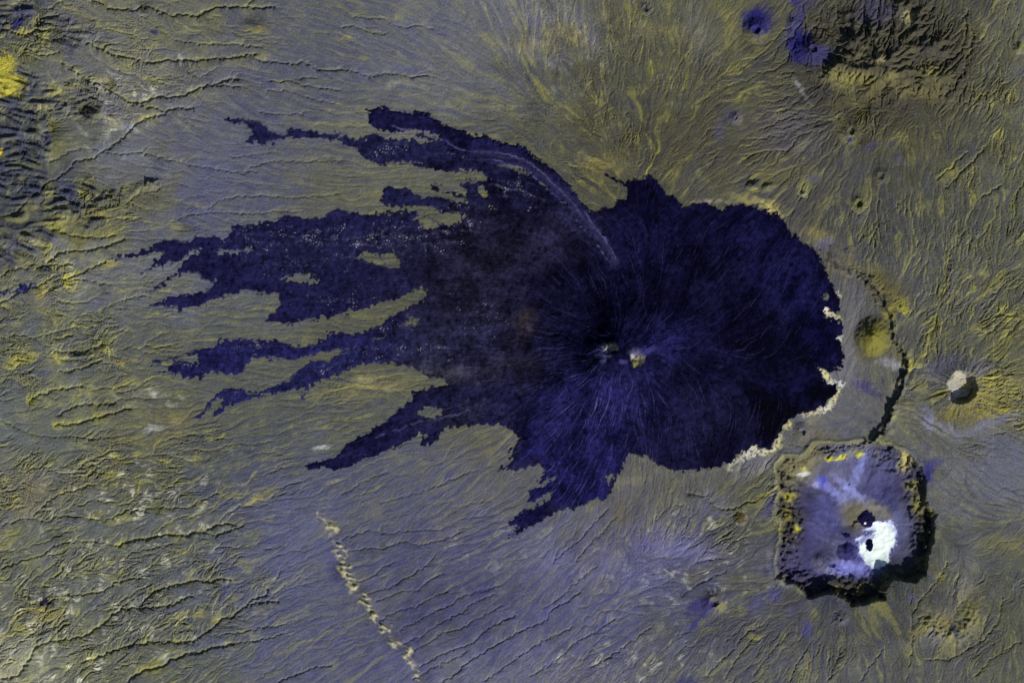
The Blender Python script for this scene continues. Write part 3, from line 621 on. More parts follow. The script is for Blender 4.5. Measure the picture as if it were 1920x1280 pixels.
PATCHES = [  # soils, and some painted sunlit or shaded slopes: x, y, rx, ry, rotation, colour, strength, softness
    (4, 125, 20, 26, 0, (176, 166, 66), 1.0, 0.35), (10, 160, 34, 22, 0, (172, 162, 66), 1.0, 0.25), (0, 288, 8, 8, 0, (210, 180, 40), 1, 0.4), (30, 44, 14, 8, -20, (40, 42, 105), 0.9, 0.5), (62, 30, 8, 10, 0, (112, 102, 76), 0.5, 0.8),
    (105, 72, 12, 20, 0, (70, 70, 66), 0.8, 0.5), (163, 200, 14, 22, 0, (76, 76, 70), 0.6, 0.6), (290, 60, 7, 7, 0, (50, 52, 95), 0.9, 0.5),
    (1418, 40, 28, 24, 0, (34, 32, 100), 1.0, 0.5), (1500, 85, 22, 30, 0, (32, 30, 100), 0.95, 0.6), (1530, 102, 26, 20, 0, (48, 45, 98), 0.8, 0.6), (1498, 30, 12, 50, 35, (60, 58, 115), 0.7, 0.7), (1640, 20, 30, 26, 0, (72, 70, 105), 0.6, 0.8),
    (1488, 4, 14, 7, 0, (42, 39, 110), 0.8, 0.6), (1368, 50, 12, 34, -10, (142, 134, 76), 0.45, 0.9), (1310, 60, 30, 60, -15, (128, 126, 138), 0.22, 0.9), (1704, 34, 14, 9, 0, (165, 155, 115), 0.8, 0.6),
    (1648, 109, 9, 9, 0, (132, 122, 94), 0.9, 0.3), (1600, 150, 46, 14, 0, (128, 122, 74), 0.6, 0.8), (1740, 130, 34, 7, 5, (138, 130, 80), 0.5, 0.8), (1685, 170, 22, 14, 0, (135, 128, 74), 0.5, 0.8), (1740, 178, 30, 12, 0, (118, 112, 70), 0.4, 0.9), (1672, 142, 14, 8, 0, (140, 130, 84), 0.5, 0.9),  # after the plug: sunlit yellow of the mountain's south faces, put into the colour
    (1790, 175, 26, 40, 40, (88, 84, 72), 0.5, 0.8), (1498, 162, 4, 15, -32, (150, 148, 152), 0.5, 0.9), (1514, 186, 2.5, 12, -35, (150, 148, 152), 0.5, 0.9),
    (1372, 218, 18, 14, 0, (74, 70, 108), 0.6, 0.7), (1348, 250, 10, 16, 10, (74, 70, 106), 0.55, 0.6), (1594, 262, 6, 4, 0, (44, 44, 105), 0.9, 0.6), (1636, 274, 16, 7, -25, (68, 66, 98), 0.6, 0.6), (1675, 270, 6, 5, 0, (68, 66, 98), 0.7, 0.6), (1682, 300, 9, 8, 0, (80, 76, 108), 0.6, 0.7),
    (1480, 245, 55, 40, 20, (92, 86, 104), 0.5, 0.8), (1452, 320, 50, 30, 0, (108, 104, 70), 0.4, 0.9), (1580, 330, 30, 40, 0, (76, 74, 80), 0.5, 0.9), (1524, 335, 12, 9, 0, (84, 80, 112), 0.6, 0.6), (1412, 346, 14, 9, 0, (38, 36, 70), 0.6, 0.7),
    (1420, 378, 42, 7, 15, (165, 154, 96), 0.65, 0.6), (1450, 395, 20, 6, 30, (200, 180, 110), 0.7, 0.6), (1330, 378, 30, 4, 0, (170, 162, 150), 0.5, 0.7),
    (1530, 440, 24, 16, 30, (150, 135, 80), 0.5, 0.8), (1545, 455, 12, 12, 0, (110, 108, 160), 0.6, 0.7), (1660, 545, 40, 30, 40, (92, 84, 52), 0.75, 0.5), (1690, 570, 15, 15, 0, (140, 134, 60), 0.7, 0.5), (1698, 583, 8, 8, 0, (190, 184, 52), 0.9, 0.6), (1668, 590, 12, 16, 0, (140, 130, 60), 0.7, 0.5),
    (1640, 525, 90, 5, 38, (120, 112, 70), 0.5, 0.6),
    (1604, 640, 26, 60, 0, (112, 106, 92), 0.5, 0.8), (1632, 634, 38, 44, 0, (88, 84, 66), 1.0, 0.18), (1639, 635, 26, 31, 0, (118, 112, 52), 0.9, 0.4), (1620, 722, 32, 9, 22, (58, 52, 105), 0.85, 0.4), (1590, 690, 24, 30, 0, (118, 114, 130), 0.5, 0.8), (1600, 610, 14, 70, 10, (112, 108, 125), 0.4, 0.8),
    (1600, 545, 34, 50, -30, (92, 90, 98), 0.5, 0.8), (1580, 500, 22, 40, -30, (112, 104, 92), 0.5, 0.8), (1590, 760, 80, 50, 0, (108, 104, 112), 0.5, 0.8), (1600, 778, 70, 8, 30, (80, 80, 88), 0.4, 0.8), (1575, 795, 70, 6, 30, (76, 76, 84), 0.4, 0.8), (1672, 683, 24, 8, 20, (160, 158, 175), 0.5, 0.8), (1515, 815, 40, 24, 0, (112, 104, 84), 0.5, 0.8),
    (1548, 580, 7, 6, 0, (235, 225, 205), 1, 0.4), (1560, 590, 14, 6, 30, (205, 195, 160), 0.95, 0.4), (1572, 556, 6, 7, 0, (215, 205, 185), 0.8, 0.5), (1566, 635, 13, 7, -20, (215, 208, 200), 0.95, 0.4), (1526, 692, 8, 9, 0, (235, 225, 180), 1, 0.4), (1545, 702, 16, 6, 35, (215, 205, 150), 0.95, 0.4), (1556, 719, 12, 7, 0, (205, 200, 190), 0.9, 0.4), (1576, 720, 6, 6, 0, (220, 220, 215), 0.9, 0.5),
    (1566, 742, 7, 16, 25, (215, 205, 150), 0.9, 0.4), (1548, 762, 16, 9, -30, (215, 208, 190), 0.9, 0.4), (1520, 773, 18, 6, -15, (200, 190, 150), 0.85, 0.5), (1478, 798, 8, 8, 0, (205, 195, 140), 0.8, 0.5), (1456, 828, 9, 16, 25, (205, 195, 150), 0.85, 0.5), (1436, 846, 20, 5, -15, (215, 208, 175), 0.85, 0.5), (1414, 838, 7, 8, 0, (215, 205, 160), 0.9, 0.4), (1402, 852, 18, 9, -25, (205, 198, 185), 0.9, 0.5), (1374, 870, 14, 6, -30, (195, 190, 165), 0.8, 0.5),
    (1420, 870, 40, 16, -10, (135, 130, 150), 0.5, 0.9),
    (1801, 723, 23, 25, 0, (168, 162, 156), 0.95, 0.2), (1798, 704, 18, 9, 0, (196, 188, 150), 0.6, 0.8), (1812, 726, 7, 8, 0, (200, 175, 60), 0.8, 0.5), (1798, 737, 14, 7, 0, (205, 203, 215), 0.8, 0.5), (1762, 713, 26, 6, 10, (150, 144, 125), 0.5, 0.7),
    (1768, 690, 34, 20, -10, (92, 90, 130), 0.6, 0.9), (1830, 690, 20, 16, 0, (96, 92, 132), 0.5, 0.9), (1850, 758, 50, 38, 0, (118, 106, 52), 0.5, 0.9), (1800, 778, 40, 14, 0, (105, 94, 55), 0.6, 0.8), (1875, 730, 46, 34, -20, (165, 155, 80), 0.4, 0.9),  # crater's outer flanks: shaded blue and sunlit yellow painted on
    (1880, 850, 56, 46, 10, (98, 98, 118), 0.75, 0.8), (1855, 795, 60, 8, -22, (110, 110, 130), 0.8, 0.6), (1760, 800, 40, 8, 25, (140, 138, 155), 0.5, 0.8), (1740, 785, 10, 22, -15, (130, 128, 165), 0.6, 0.8), (1870, 905, 60, 40, 0, (98, 98, 120), 0.5, 0.9),
    (1735, 886, 16, 26, 20, (40, 38, 105), 0.95, 0.6), (1752, 868, 16, 8, -20, (58, 56, 120), 0.7, 0.7), (1445, 945, 9, 26, 15, (70, 66, 125), 0.6, 0.8), (1450, 1060, 40, 30, 0, (92, 90, 125), 0.4, 1.0),
    (1388, 974, 14, 10, 0, (80, 70, 42), 0.95, 0.35), (1318, 1136, 34, 14, -10, (56, 51, 108), 0.9, 0.5), (1308, 1165, 28, 5, -42, (62, 57, 118), 0.85, 0.5), (1340, 1122, 12, 11, 0, (98, 92, 82), 0.7, 0.5), (1352, 1140, 9, 9, 0, (140, 130, 60), 0.6, 0.6),
    (1453, 1116, 15, 14, 0, (76, 72, 125), 0.7, 0.5), (1416, 1130, 10, 20, 30, (76, 72, 125), 0.6, 0.6), (1492, 1140, 18, 12, -30, (84, 80, 115), 0.5, 0.7), (1512, 1180, 7, 14, -20, (70, 66, 125), 0.7, 0.5), (1577, 1160, 12, 14, 0, (84, 80, 90), 0.7, 0.6), (1712, 1122, 7, 8, 0, (78, 74, 115), 0.7, 0.5),
    (1285, 1280, 14, 12, 0, (48, 46, 100), 0.7, 0.6), (1210, 1010, 20, 18, 0, (80, 74, 100), 0.4, 0.8), (1204, 1025, 20, 9, 20, (80, 74, 125), 0.5, 0.8), (1240, 1030, 40, 26, 0, (118, 114, 165), 0.5, 0.9), (1200, 1080, 70, 30, 25, (108, 106, 160), 0.4, 0.9), (1300, 1030, 46, 26, 0, (112, 108, 165), 0.4, 0.9), (1050, 1050, 60, 30, 20, (108, 106, 150), 0.4, 0.9),
    (1185, 900, 26, 12, -10, (128, 122, 98), 0.4, 0.7), (1250, 910, 16, 12, 0, (86, 80, 72), 0.5, 0.8), (1165, 960, 14, 24, 0, (100, 90, 68), 0.5, 0.8),
    (1780, 1172, 46, 24, 5, (134, 125, 72), 0.65, 0.8), (1822, 1140, 14, 26, 10, (136, 128, 74), 0.6, 0.8), (1785, 1150, 20, 14, 0, (88, 86, 82), 0.5, 0.8), (1895, 1020, 26, 20, 0, (130, 118, 60), 0.4, 0.9), (1810, 1080, 20, 60, 15, (110, 108, 125), 0.35, 1.0), (1750, 1200, 50, 12, -10, (112, 110, 120), 0.4, 0.9),
    (478, 40, 24, 16, -10, (54, 56, 62), 0.85, 0.7), (478, 52, 26, 9, -5, (150, 140, 85), 0.5, 0.8), (83, 1132, 13, 11, 0, (30, 30, 62), 1.0, 0.35), (106, 1004, 18, 11, 0, (70, 74, 66), 0.8, 0.6), (85, 1150, 36, 14, -10, (150, 138, 82), 0.6, 0.8), (340, 783, 46, 16, -10, (125, 114, 70), 0.35, 0.9), (300, 820, 40, 16, -10, (126, 116, 72), 0.35, 0.9), (230, 676, 20, 4, -8, (160, 142, 76), 0.6, 0.7),
    (260, 740, 50, 6, 0, (150, 147, 148), 0.35, 0.8), (285, 805, 16, 6, -10, (180, 178, 185), 0.6, 0.8), (602, 838, 15, 4, -12, (180, 180, 180), 0.75, 0.6), (625, 903, 16, 4, -8, (150, 144, 116), 0.5, 0.7), (485, 930, 26, 6, -28, (165, 155, 95), 0.7, 0.7), (616, 985, 12, 10, 0, (140, 135, 112), 0.4, 0.9), (485, 1148, 10, 7, 0, (140, 134, 98), 0.4, 0.7),
    (690, 725, 50, 22, -10, (150, 138, 90), 0.4, 0.9), (680, 715, 14, 8, 0, (170, 160, 110), 0.5, 0.8), (728, 733, 7, 7, 0, (150, 142, 108), 0.6, 0.7), (915, 835, 18, 18, 0, (104, 96, 74), 0.4, 0.7), (735, 158, 16, 5, -12, (160, 155, 140), 0.6, 0.7), (650, 70, 14, 5, 0, (165, 155, 85), 0.6, 0.8), (746, 30, 10, 7, 0, (155, 145, 75), 0.6, 0.8), (683, 110, 9, 4, 0, (140, 135, 60), 0.6, 0.8),
    (920, 78, 20, 8, 25, (160, 150, 100), 0.6, 0.8), (1000, 88, 40, 9, 0, (160, 148, 110), 0.5, 0.9), (1070, 66, 30, 12, 30, (165, 150, 110), 0.5, 0.9), (1060, 20, 16, 30, -60, (140, 138, 150), 0.3, 0.9), (1030, 120, 36, 6, 32, (128, 126, 130), 0.5, 0.8), (860, 170, 40, 12, 20, (125, 123, 125), 0.35, 1.0), (1150, 310, 30, 18, 0, (135, 122, 75), 0.35, 1.0), (1110, 310, 20, 10, 20, (150, 135, 70), 0.4, 0.9),
    (1240, 60, 70, 12, 15, (135, 126, 84), 0.35, 1.0), (1210, 17, 9, 7, 0, (70, 68, 84), 0.7, 0.6), (165, 410, 40, 16, -20, (150, 140, 60), 0.5, 0.9), (175, 440, 40, 12, -15, (165, 155, 70), 0.45, 0.9), (215, 225, 20, 12, 20, (185, 178, 150), 0.6, 0.8), (240, 240, 10, 10, -50, (165, 170, 200), 0.6, 0.8), (205, 155, 26, 26, 0, (160, 155, 150), 0.4, 0.9),
    (75, 550, 12, 12, 0, (175, 160, 70), 0.6, 0.8), (100, 680, 16, 8, 10, (190, 175, 70), 0.5, 0.9), (30, 680, 20, 9, -20, (180, 170, 80), 0.5, 0.9), (205, 496, 16, 5, -10, (185, 170, 70), 0.5, 0.9), (60, 930, 90, 30, -10, (145, 130, 90), 0.35, 1.0), (50, 1235, 60, 40, 0, (180, 178, 150), 0.35, 1.0),
    (400, 200, 80, 60, 0, (96, 97, 124), 0.35, 1.0), (430, 330, 80, 70, 0, (96, 97, 122), 0.4, 1.0), (230, 290, 60, 40, 0, (104, 106, 130), 0.5, 1.0), (300, 480, 60, 30, 0, (104, 104, 122), 0.5, 1.0), (560, 1000, 60, 110, 0, (100, 102, 130), 0.4, 1.0),
]
frg = nz(4, 14, 0.3, 105)
for (px_, py_, rx, ry, rot, col, st_, sf) in PATCHES:
    R_ = max(rx, ry) * 1.9 + 24
    sl = box([(px_ - R_, py_ - R_), (px_ + R_, py_ + R_)], 0)
    k = min(1.0, min(rx, ry) / 9.0)
    dx = X[sl] - px_ + k * (2.2 * WX[sl] + 2.5 * WX2[sl]); dy = Y[sl] - py_ + k * (2.2 * WY[sl] + 2.5 * WY2[sl])
    c, s = math.cos(math.radians(rot)), math.sin(math.radians(rot))
    e = np.sqrt(((dx * c + dy * s) / rx) ** 2 + ((-dx * s + dy * c) / ry) ** 2)
    m = st_ * (1 - ss(1 - sf, 1 + sf, e)) * np.clip(0.92 + 0.16 * mott[sl] * (sf > 0.6) + 0.10 * streak[sl], 0, 1.08)
    if sf > 0.6:
        m = m * np.clip(0.88 + 0.34 * F2[sl] + 0.22 * F1[sl], 0.1, 1.25)
    elif col[0] > 185 and px_ > 1300:
        m = m * ss(-1.3, -0.2, frg[sl])
    m = np.clip(m, 0, 1)
    C[sl] = mixc(C[sl], alb(col), m)
# chain of hogbacks
C = mixc(C, alb((182, 173, 134)), 0.75 * np.clip(CHAIN_H / 3, 0, 1))
# caldera: wall rock, blue floor, fans
wallm = ss(0, 5, sd_cal)
fl = wallm * ss(22, 60, inw)
C = mixc(C, alb((78, 75, 66)), wallm * 0.75)
C = mixc(C, alb((52, 50, 52)), 0.8 * crag)
C = mixc(C, alb((150, 138, 66)), 0.5 * wallm * (1 - fl) * ss(0.8, 2, mott + 0.4 * streak))
C = mixc(C, alb((46, 44, 78)), fl * 0.92)
C = mixc(C, alb((78, 77, 128)), 0.75 * fl * ss(40, 90, sd_cal + 10 * WX2))  # lit middle and shaded edges of the pit painted into the floor
for (px_, py_, rx, ry, rot, col, st_, sf) in [
    (1600, 870, 60, 34, 0, (92, 92, 135), 0.7, 0.7), (1550, 900, 60, 26, 0, (98, 95, 110), 0.6, 0.8), (1500, 875, 44, 26, -20, (112, 106, 80), 0.8, 0.6), (1665, 890, 45, 45, 0, (72, 70, 108), 0.7, 0.8), (1600, 922, 34, 7, 42, (140, 142, 205), 0.8, 0.8), (1560, 918, 30, 6, 30, (130, 132, 200), 0.7, 0.8), (1610, 880, 8, 40, 25, (120, 124, 185), 0.6, 0.8), (1585, 935, 14, 10, 0, (145, 148, 205), 0.7, 0.8),
    (1606, 965, 34, 28, 20, (112, 106, 88), 0.95, 0.6), (1650, 960, 30, 14, 35, (118, 114, 100), 0.8, 0.6), (1592, 985, 16, 14, 0, (120, 114, 92), 0.7, 0.7), (1562, 975, 20, 34, 0, (92, 92, 150), 0.5, 0.95), (1698, 985, 20, 36, 0, (96, 96, 128), 0.7, 0.9), (1690, 1040, 30, 20, 0, (80, 78, 100), 0.7, 0.8), (1590, 1068, 55, 14, 5, (128, 128, 200), 0.85, 0.7), (1555, 1052, 14, 8, 0, (150, 150, 195), 0.6, 0.8), (1540, 1060, 20, 8, 40, (150, 145, 125), 0.5, 0.8),
    (1500, 1060, 50, 40, 0, (66, 62, 100), 0.7, 0.8), (1553, 1000, 40, 20, 0, (84, 82, 130), 0.6, 0.9), (1568, 1030, 30, 20, 0, (108, 104, 125), 0.5, 0.9),
    (1578, 858, 11, 4, -18, (185, 180, 45), 0.9, 0.7), (1612, 852, 8, 3.5, -15, (190, 188, 45), 0.9, 0.7), (1556, 860, 10, 4, 0, (190, 185, 40), 0.8, 0.6), (1600, 848, 16, 5, -20, (150, 150, 110), 0.6, 0.8), (1508, 879, 6, 4, 0, (170, 162, 75), 0.8, 0.7), (1508, 888, 12, 4, -10, (185, 185, 195), 0.8, 0.6), (1532, 910, 10, 6, 0, (150, 150, 190), 0.6, 0.7), (1548, 905, 10, 12, 0, (84, 86, 190), 0.7, 0.6),
    (1497, 990, 6, 6, 0, (175, 168, 60), 0.9, 0.6), (1480, 930, 9, 8, 0, (165, 155, 70), 0.7, 0.7), (1478, 965, 9, 12, 0, (130, 122, 62), 0.6, 0.8), (1698, 865, 10, 16, 20, (185, 172, 110), 0.8, 0.7), (1708, 912, 14, 9, 0, (150, 142, 80), 0.6, 0.8), (1722, 945, 14, 14, 0, (138, 130, 78), 0.6, 0.8), (1738, 1010, 10, 12, 0, (105, 100, 75), 0.6, 0.8)]:
    R_ = max(rx, ry) * 1.9 + 24
    sl = box([(px_ - R_, py_ - R_), (px_ + R_, py_ + R_)], 0)
    k = min(1.0, min(rx, ry) / 9.0)
    dx = X[sl] - px_ + k * (2.0 * WX[sl] + 2.0 * WX2[sl]); dy = Y[sl] - py_ + k * (2.0 * WY[sl] + 2.0 * WY2[sl])
    c, s = math.cos(math.radians(rot)), math.sin(math.radians(rot))
    e = np.sqrt(((dx * c + dy * s) / rx) ** 2 + ((-dx * s + dy * c) / ry) ** 2)
    C[sl] = mixc(C[sl], alb(col), np.clip(st_ * (1 - ss(1 - sf, 1 + sf, e)) * wallm[sl], 0, 1))
C = mixc(C, alb((150, 156, 205)), fl * ss(-4, 0.5, salt_sd + 1.5 * fine) * (salt_sd < 0.5) * 0.8)
C *= (1 + fl * np.clip(0.11 * F2 + 0.09 * F3 + 0.06 * F1, -0.35, 0.4))[..., None]
C = mixc(C, alb((30, 26, 62)), (ell(1627, 974, 16, 16, 0, 1.2) < 0.97).astype(f32))
C = mixc(C, alb((46, 42, 92)), (ell(1591, 1035, 21, 18, 0, 1.2) < 0.97) * np.clip(0.85 + 0.15 * mott, 0, 1))
C = mixc(C, alb((14, 12, 40)), (ell(1632, 1022, 8, 12, 0, 1.2) < 0.97).astype(f32))
C = mixc(C, alb((28, 24, 66)), (ell(1588, 1004, 9, 5, 20, 1.2) < 0.97).astype(f32))
C = mixc(C, alb((235, 230, 235)), (ell(1624, 981, 2.2) < 1).astype(f32))
saltc = mixc(np.broadcast_to(alb((238, 246, 252)), C.shape), alb((150, 160, 225)), 0.7 * ss(5, 0, salt_sd) * ss(-0.6, 0.8, mott))
saltc = mixc(saltc, alb((186, 194, 232)), 0.62 * ss(0.1, 1.4, mott + 0.6 * F1 + 0.5 * fine) * ss(18, 2, salt_sd + 3 * WX2))
saltc = mixc(saltc, alb((130, 135, 200)), 0.75 * ss(1.15, 0.9, ell(1628, 1010, 15, 7, -20, 1.5)))
C = np.where(salt_m[..., None], saltc, C)
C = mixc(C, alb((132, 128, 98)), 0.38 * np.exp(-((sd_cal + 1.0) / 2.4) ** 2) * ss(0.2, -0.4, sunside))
# scarp face: dark line of shade painted along the cliff
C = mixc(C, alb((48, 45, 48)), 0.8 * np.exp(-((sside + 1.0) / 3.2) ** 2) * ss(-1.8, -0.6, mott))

# lava colours
LC = np.empty_like(C); LC[:] = alb((30, 28, 66))
base = {'leveed': (25, 23, 66), 'dark': (6, 5, 28), 'north': (28, 28, 68), 'thumb': (27, 27, 68), 'west': (27, 25, 68), 'mid': (29, 28, 80), 'tail': (32, 33, 84), 'southwest': (21, 19, 58), 'south': (24, 22, 78), 'sliver': (34, 36, 90), 'main': (17, 15, 47)}
owner = np.zeros((NY, NX), np.int16)
for k in range(len(LAVAS) - 1, -1, -1):
    name = LAVAS[k][0]
    m = ss(-1.5, 1.5, lava_sd[name])
    if name in ('west', 'mid', 'tail', 'north', 'thumb', 'south', 'southwest', 'dark'):
        m = m * ss(-2, 14, lava_sd[name] + 6 * WX2) if name in ('south', 'dark') else m * ss(1000, 600, X + 0 * Y) if name != 'southwest' else m * ss(1010, 930, X)
    LC = mixc(LC, alb(base[name]), m)
    owner[lava_sd[name] > 0] = k + 1
for (px_, py_, rx, ry, rot, col, st_) in [  # summit's north-side shade and south-slope sunlight are put into these colours
    (890, 560, 120, 130, 0, (39, 36, 60), 0.8), (830, 640, 90, 70, 0, (38, 36, 64), 0.7), (900, 640, 70, 60, 0, (42, 40, 76), 0.6), (980, 610, 30, 30, 0, (52, 44, 46), 0.6), (970, 690, 50, 30, 0, (46, 42, 52), 0.5), (940, 470, 80, 60, 0, (36, 33, 52), 0.6), (1040, 440, 60, 50, 0, (46, 43, 76), 0.7), (880, 470, 70, 40, 0, (32, 29, 52), 0.6), (880, 780, 70, 22, -5, (46, 44, 74), 0.7), (830, 700, 60, 18, 0, (78, 76, 92), 0.55),
    (1150, 580, 80, 80, 0, (12, 10, 38), 0.75), (1300, 520, 110, 110, 0, (14, 12, 42), 0.75), (1270, 470, 90, 70, 0, (15, 13, 46), 0.75), (1450, 470, 90, 60, 30, (20, 18, 66), 0.7), (1500, 540, 50, 60, 0, (19, 17, 66), 0.7), (1400, 420, 80, 30, 10, (17, 15, 56), 0.7), (1220, 400, 60, 60, 0, (17, 15, 54), 0.8), (1180, 490, 30, 70, 0, (24, 22, 70), 0.5), (1340, 620, 90, 60, 0, (15, 13, 46), 0.7), (1540, 640, 40, 50, 0, (20, 18, 72), 0.6),
    (1320, 760, 90, 70, 0, (24, 22, 52), 0.7), (1280, 840, 90, 40, 0, (22, 20, 52), 0.7), (1220, 740, 60, 60, 0, (23, 21, 66), 0.7), (1350, 700, 60, 40, 0, (16, 13, 50), 0.6), (1440, 690, 50, 60, 0, (6, 5, 27), 0.9), (1460, 770, 60, 50, 0, (5, 4, 25), 0.9), (1490, 720, 40, 30, 0, (18, 16, 58), 0.6), (1120, 760, 100, 80, 0, (27, 25, 78), 0.7), (1040, 780, 60, 50, 0, (28, 26, 78), 0.7), (1090, 650, 40, 30, 0, (22, 20, 66), 0.6), (1240, 640, 60, 40, 0, (26, 24, 80), 0.6), (1030, 560, 60, 60, 0, (22, 20, 56), 0.6),
    (600, 470, 120, 40, 0, (32, 32, 68), 0.5), (760, 470, 60, 40, 0, (34, 32, 58), 0.5), (600, 550, 60, 50, 0, (25, 25, 64), 0.5), (720, 540, 60, 30, 0, (28, 26, 58), 0.5)]:
    e = ell(px_, py_, rx, ry, rot, 3, 7)
    LC = mixc(LC, alb(col), st_ * np.exp(-e * e * 0.9))
lava_mott = nz(3, 24, 0.3, 111)
ages = nz(30, 170, 0.8, 115) + 0.6 * F3 + 0.25 * WX + 0.15 * nz(4, 14, 0.4, 116)
tone = -0.24 + 0.15 * np.tanh((ages - 0.5) * 9) + 0.13 * np.tanh((ages + 0.7) * 6)
LC = LC * np.clip(1 + tone * np.where(X > 800, 1.0, 0.5), 0.4, 1.6)[..., None]
LC = LC * np.clip(1 + 0.21 * lava_mott + 0.14 * lumps2 + 0.08 * streak, 0.3, 2.2)[..., None]
fl_streak = ss(0.9, 2.6, F1 + 0.5 * F2 + 0.25 * F4)
sblob = spots([(1110, 770, 130, 110, 1.0), (1080, 880, 90, 90, 0.9), (1240, 690, 90, 70, 0.6), (1060, 640, 80, 60, 0.6), (1000, 720, 80, 40, 0.7), (1100, 520, 90, 70, 0.5), (1380, 640, 100, 60, 0.35), (1200, 480, 60, 80, 0.35), (820, 790, 90, 40, 0.4), (680, 845, 60, 20, 0.4), (1330, 780, 120, 90, 0.3), (1400, 500, 120, 80, 0.3)])
LC = mixc(LC, alb((92, 88, 158)), np.clip(fl_streak * (0.04 + 0.42 * sblob), 0, 0.6))
LC = mixc(LC, alb((112, 106, 165)), 0.5 * LEV * (lava_sd['leveed'] > 1))
LC = mixc(LC, alb((54, 51, 88)), 0.55 * np.clip(0.8 + 0.35 * F2, 0.2, 1.4) * np.exp(-(line_d([(900, 290), (960, 300), (1020, 330), (1070, 380), (1110, 430), (1150, 490)], 30, 1, 1)[0] / 9) ** 2))
lp, _t = line_d(tile(5, [(830, 940), (780, 990), (720, 1020), (640, 1050), (560, 1070), (430, 1090), (330, 1130), (200, 1170)]), 12, 1.0, 0.6)
LC = mixc(LC, alb((92, 88, 130)), 0.5 * np.exp(-(lp / 1.6) ** 2) * ss(-1, 1, mott + 0.5))
# pockets of pale sand lying on the western lava
dens = spots([(720, 445, 130, 36, 1.0), (590, 445, 110, 30, 0.9), (480, 455, 90, 26, 0.7), (730, 282, 60, 18, 0.9), (965, 345, 40, 28, 0.85), (1000, 380, 40, 30, 0.6), (840, 430, 80, 40, 0.75), (640, 560, 100, 40, 0.55), (560, 500, 110, 35, 0.6), (740, 600, 60, 20, 0.7),
              (820, 655, 50, 22, 0.8), (700, 665, 90, 14, 0.8), (620, 685, 50, 18, 0.7), (470, 650, 60, 18, 0.65), (620, 255, 60, 8, 0.6), (470, 740, 50, 14, 0.7), (350, 690, 40, 14, 0.7), (345, 570, 40, 10, 0.8), (900, 600, 90, 60, 0.5), (880, 390, 60, 30, 0.6)])
pk = 0.85 * nz(3.0, 7.5, 0.1, 112) + 0.55 * nz(14, 50, 0.4, 113) + 0.25 * F2
pocket = ss(2.9, 3.7, pk + 1.55 * dens) * ss(0.1, 0.5, dens)
LC = mixc(LC, alb((150, 150, 166)), 0.8 * pocket)
veil = ss(0.8, 2.6, 0.7 * nz(4, 22, 0.4, 114) + 0.6 * F2 + 0.9 * dens) * ss(0.15, 0.8, dens)
LC = mixc(LC, alb((80, 80, 104)), 0.45 * veil)
# pale altered rock at the two summit craters
for (px_, py_, rx, ry, rot, col, st_, sf) in [(1130, 660, 11, 13, 20, (92, 90, 150), 0.8, 0.7), (1141, 651, 11, 7, -10, (140, 124, 116), 0.85, 0.7), (1139, 653, 4.5, 3.6, -30, (225, 220, 215), 1.0, 0.6), (1149, 655, 5, 3, 0, (190, 180, 110), 0.8, 0.6), (1187, 664, 7, 8, 0, (98, 95, 138), 0.6, 0.9), (1185, 668, 3.2, 5, -30, (205, 200, 196), 0.85, 0.7), (1196, 670, 9, 10, 0, (128, 122, 92), 0.8, 0.6), (1191, 683, 5, 6, -30, (165, 155, 75), 0.8, 0.6),
                                              (1210, 658, 22, 6, -15, (60, 56, 130), 0.7, 0.9), (1168, 679, 6, 5, 0, (60, 56, 120), 0.7, 0.8), (985, 597, 16, 12, -30, (60, 50, 50), 0.6, 0.8), (993, 616, 6, 6, 0, (70, 66, 84), 0.6, 0.8)]:
    e = ell(px_, py_, rx, ry, rot, 1.6)
    LC = mixc(LC, alb(col), np.clip(st_ * (1 - ss(1 - sf, 1 + sf, e)), 0, 1))
LC = LC + (LC.mean(-1, keepdims=True) - LC) * 0.12
LC = np.clip(LC, 0.002, 0.9)
dust = 0.8 + 2.6 * ss(0.2, 1.6, nz(30, 140, 0.6, 117))              # sand drifted over the thin margins
C = C + (LC - C) * ss(-0.8, 1.0, (LSD - 0.3 * (dust - 0.8)) / dust)[..., None]
C = np.clip(C, 0.0015, 0.92)

# ------------------------------------------------------------------ materials
def rock_material(name, scale, amount, rough_v=0.95):
    m = bpy.data.materials.new(name)
    m.use_nodes = True
    n, l = m.node_tree.nodes, m.node_tree.links
    b = n["Principled BSDF"]
    b.inputs["Roughness"].default_value = rough_v
    b.inputs["Specular IOR Level"].default_value = 0.0
    a = n.new("ShaderNodeAttribute"); a.attribute_name = "rock_colour"
    tc = n.new("ShaderNodeTexCoord")
    t1 = n.new("ShaderNodeTexNoise"); t1.inputs["Scale"].default_value = scale; t1.inputs["Detail"].default_value = 6.0; t1.inputs["Roughness"].default_value = 0.65
    mr = n.new("ShaderNodeMapRange"); mr.inputs[1].default_value = 0.25; mr.inputs[2].default_value = 0.75
    mr.inputs[3].default_value = 1.0 - amount; mr.inputs[4].default_value = 1.0 + amount
    mx = n.new("ShaderNodeVectorMath"); mx.operation = 'SCALE'
    bp = n.new("ShaderNodeBump"); bp.inputs["Strength"].default_value = 0.35; bp.inputs["Distance"].default_value = 0.01
    l.new(tc.outputs["Object"], t1.inputs["Vector"])
    l.new(t1.outputs["Fac"], mr.inputs[0])
    l.new(a.outputs["Color"], mx.inputs[0]); l.new(mr.outputs[0], mx.inputs["Scale"])
    l.new(mx.outputs[0], b.inputs["Base Color"])
    l.new(t1.outputs["Fac"], bp.inputs["Height"]); l.new(bp.outputs[0], b.inputs["Normal"])
    return m


MAT_SOIL = rock_material("desert_soil", 28.0, 0.18)
MAT_LAVA = rock_material("basalt_lava", 40.0, 0.30, 1.0)
MAT_CINDER = rock_material("cinder", 34.0, 0.20)
MAT_SALT = rock_material("salt_crust", 20.0, 0.05, 0.8)

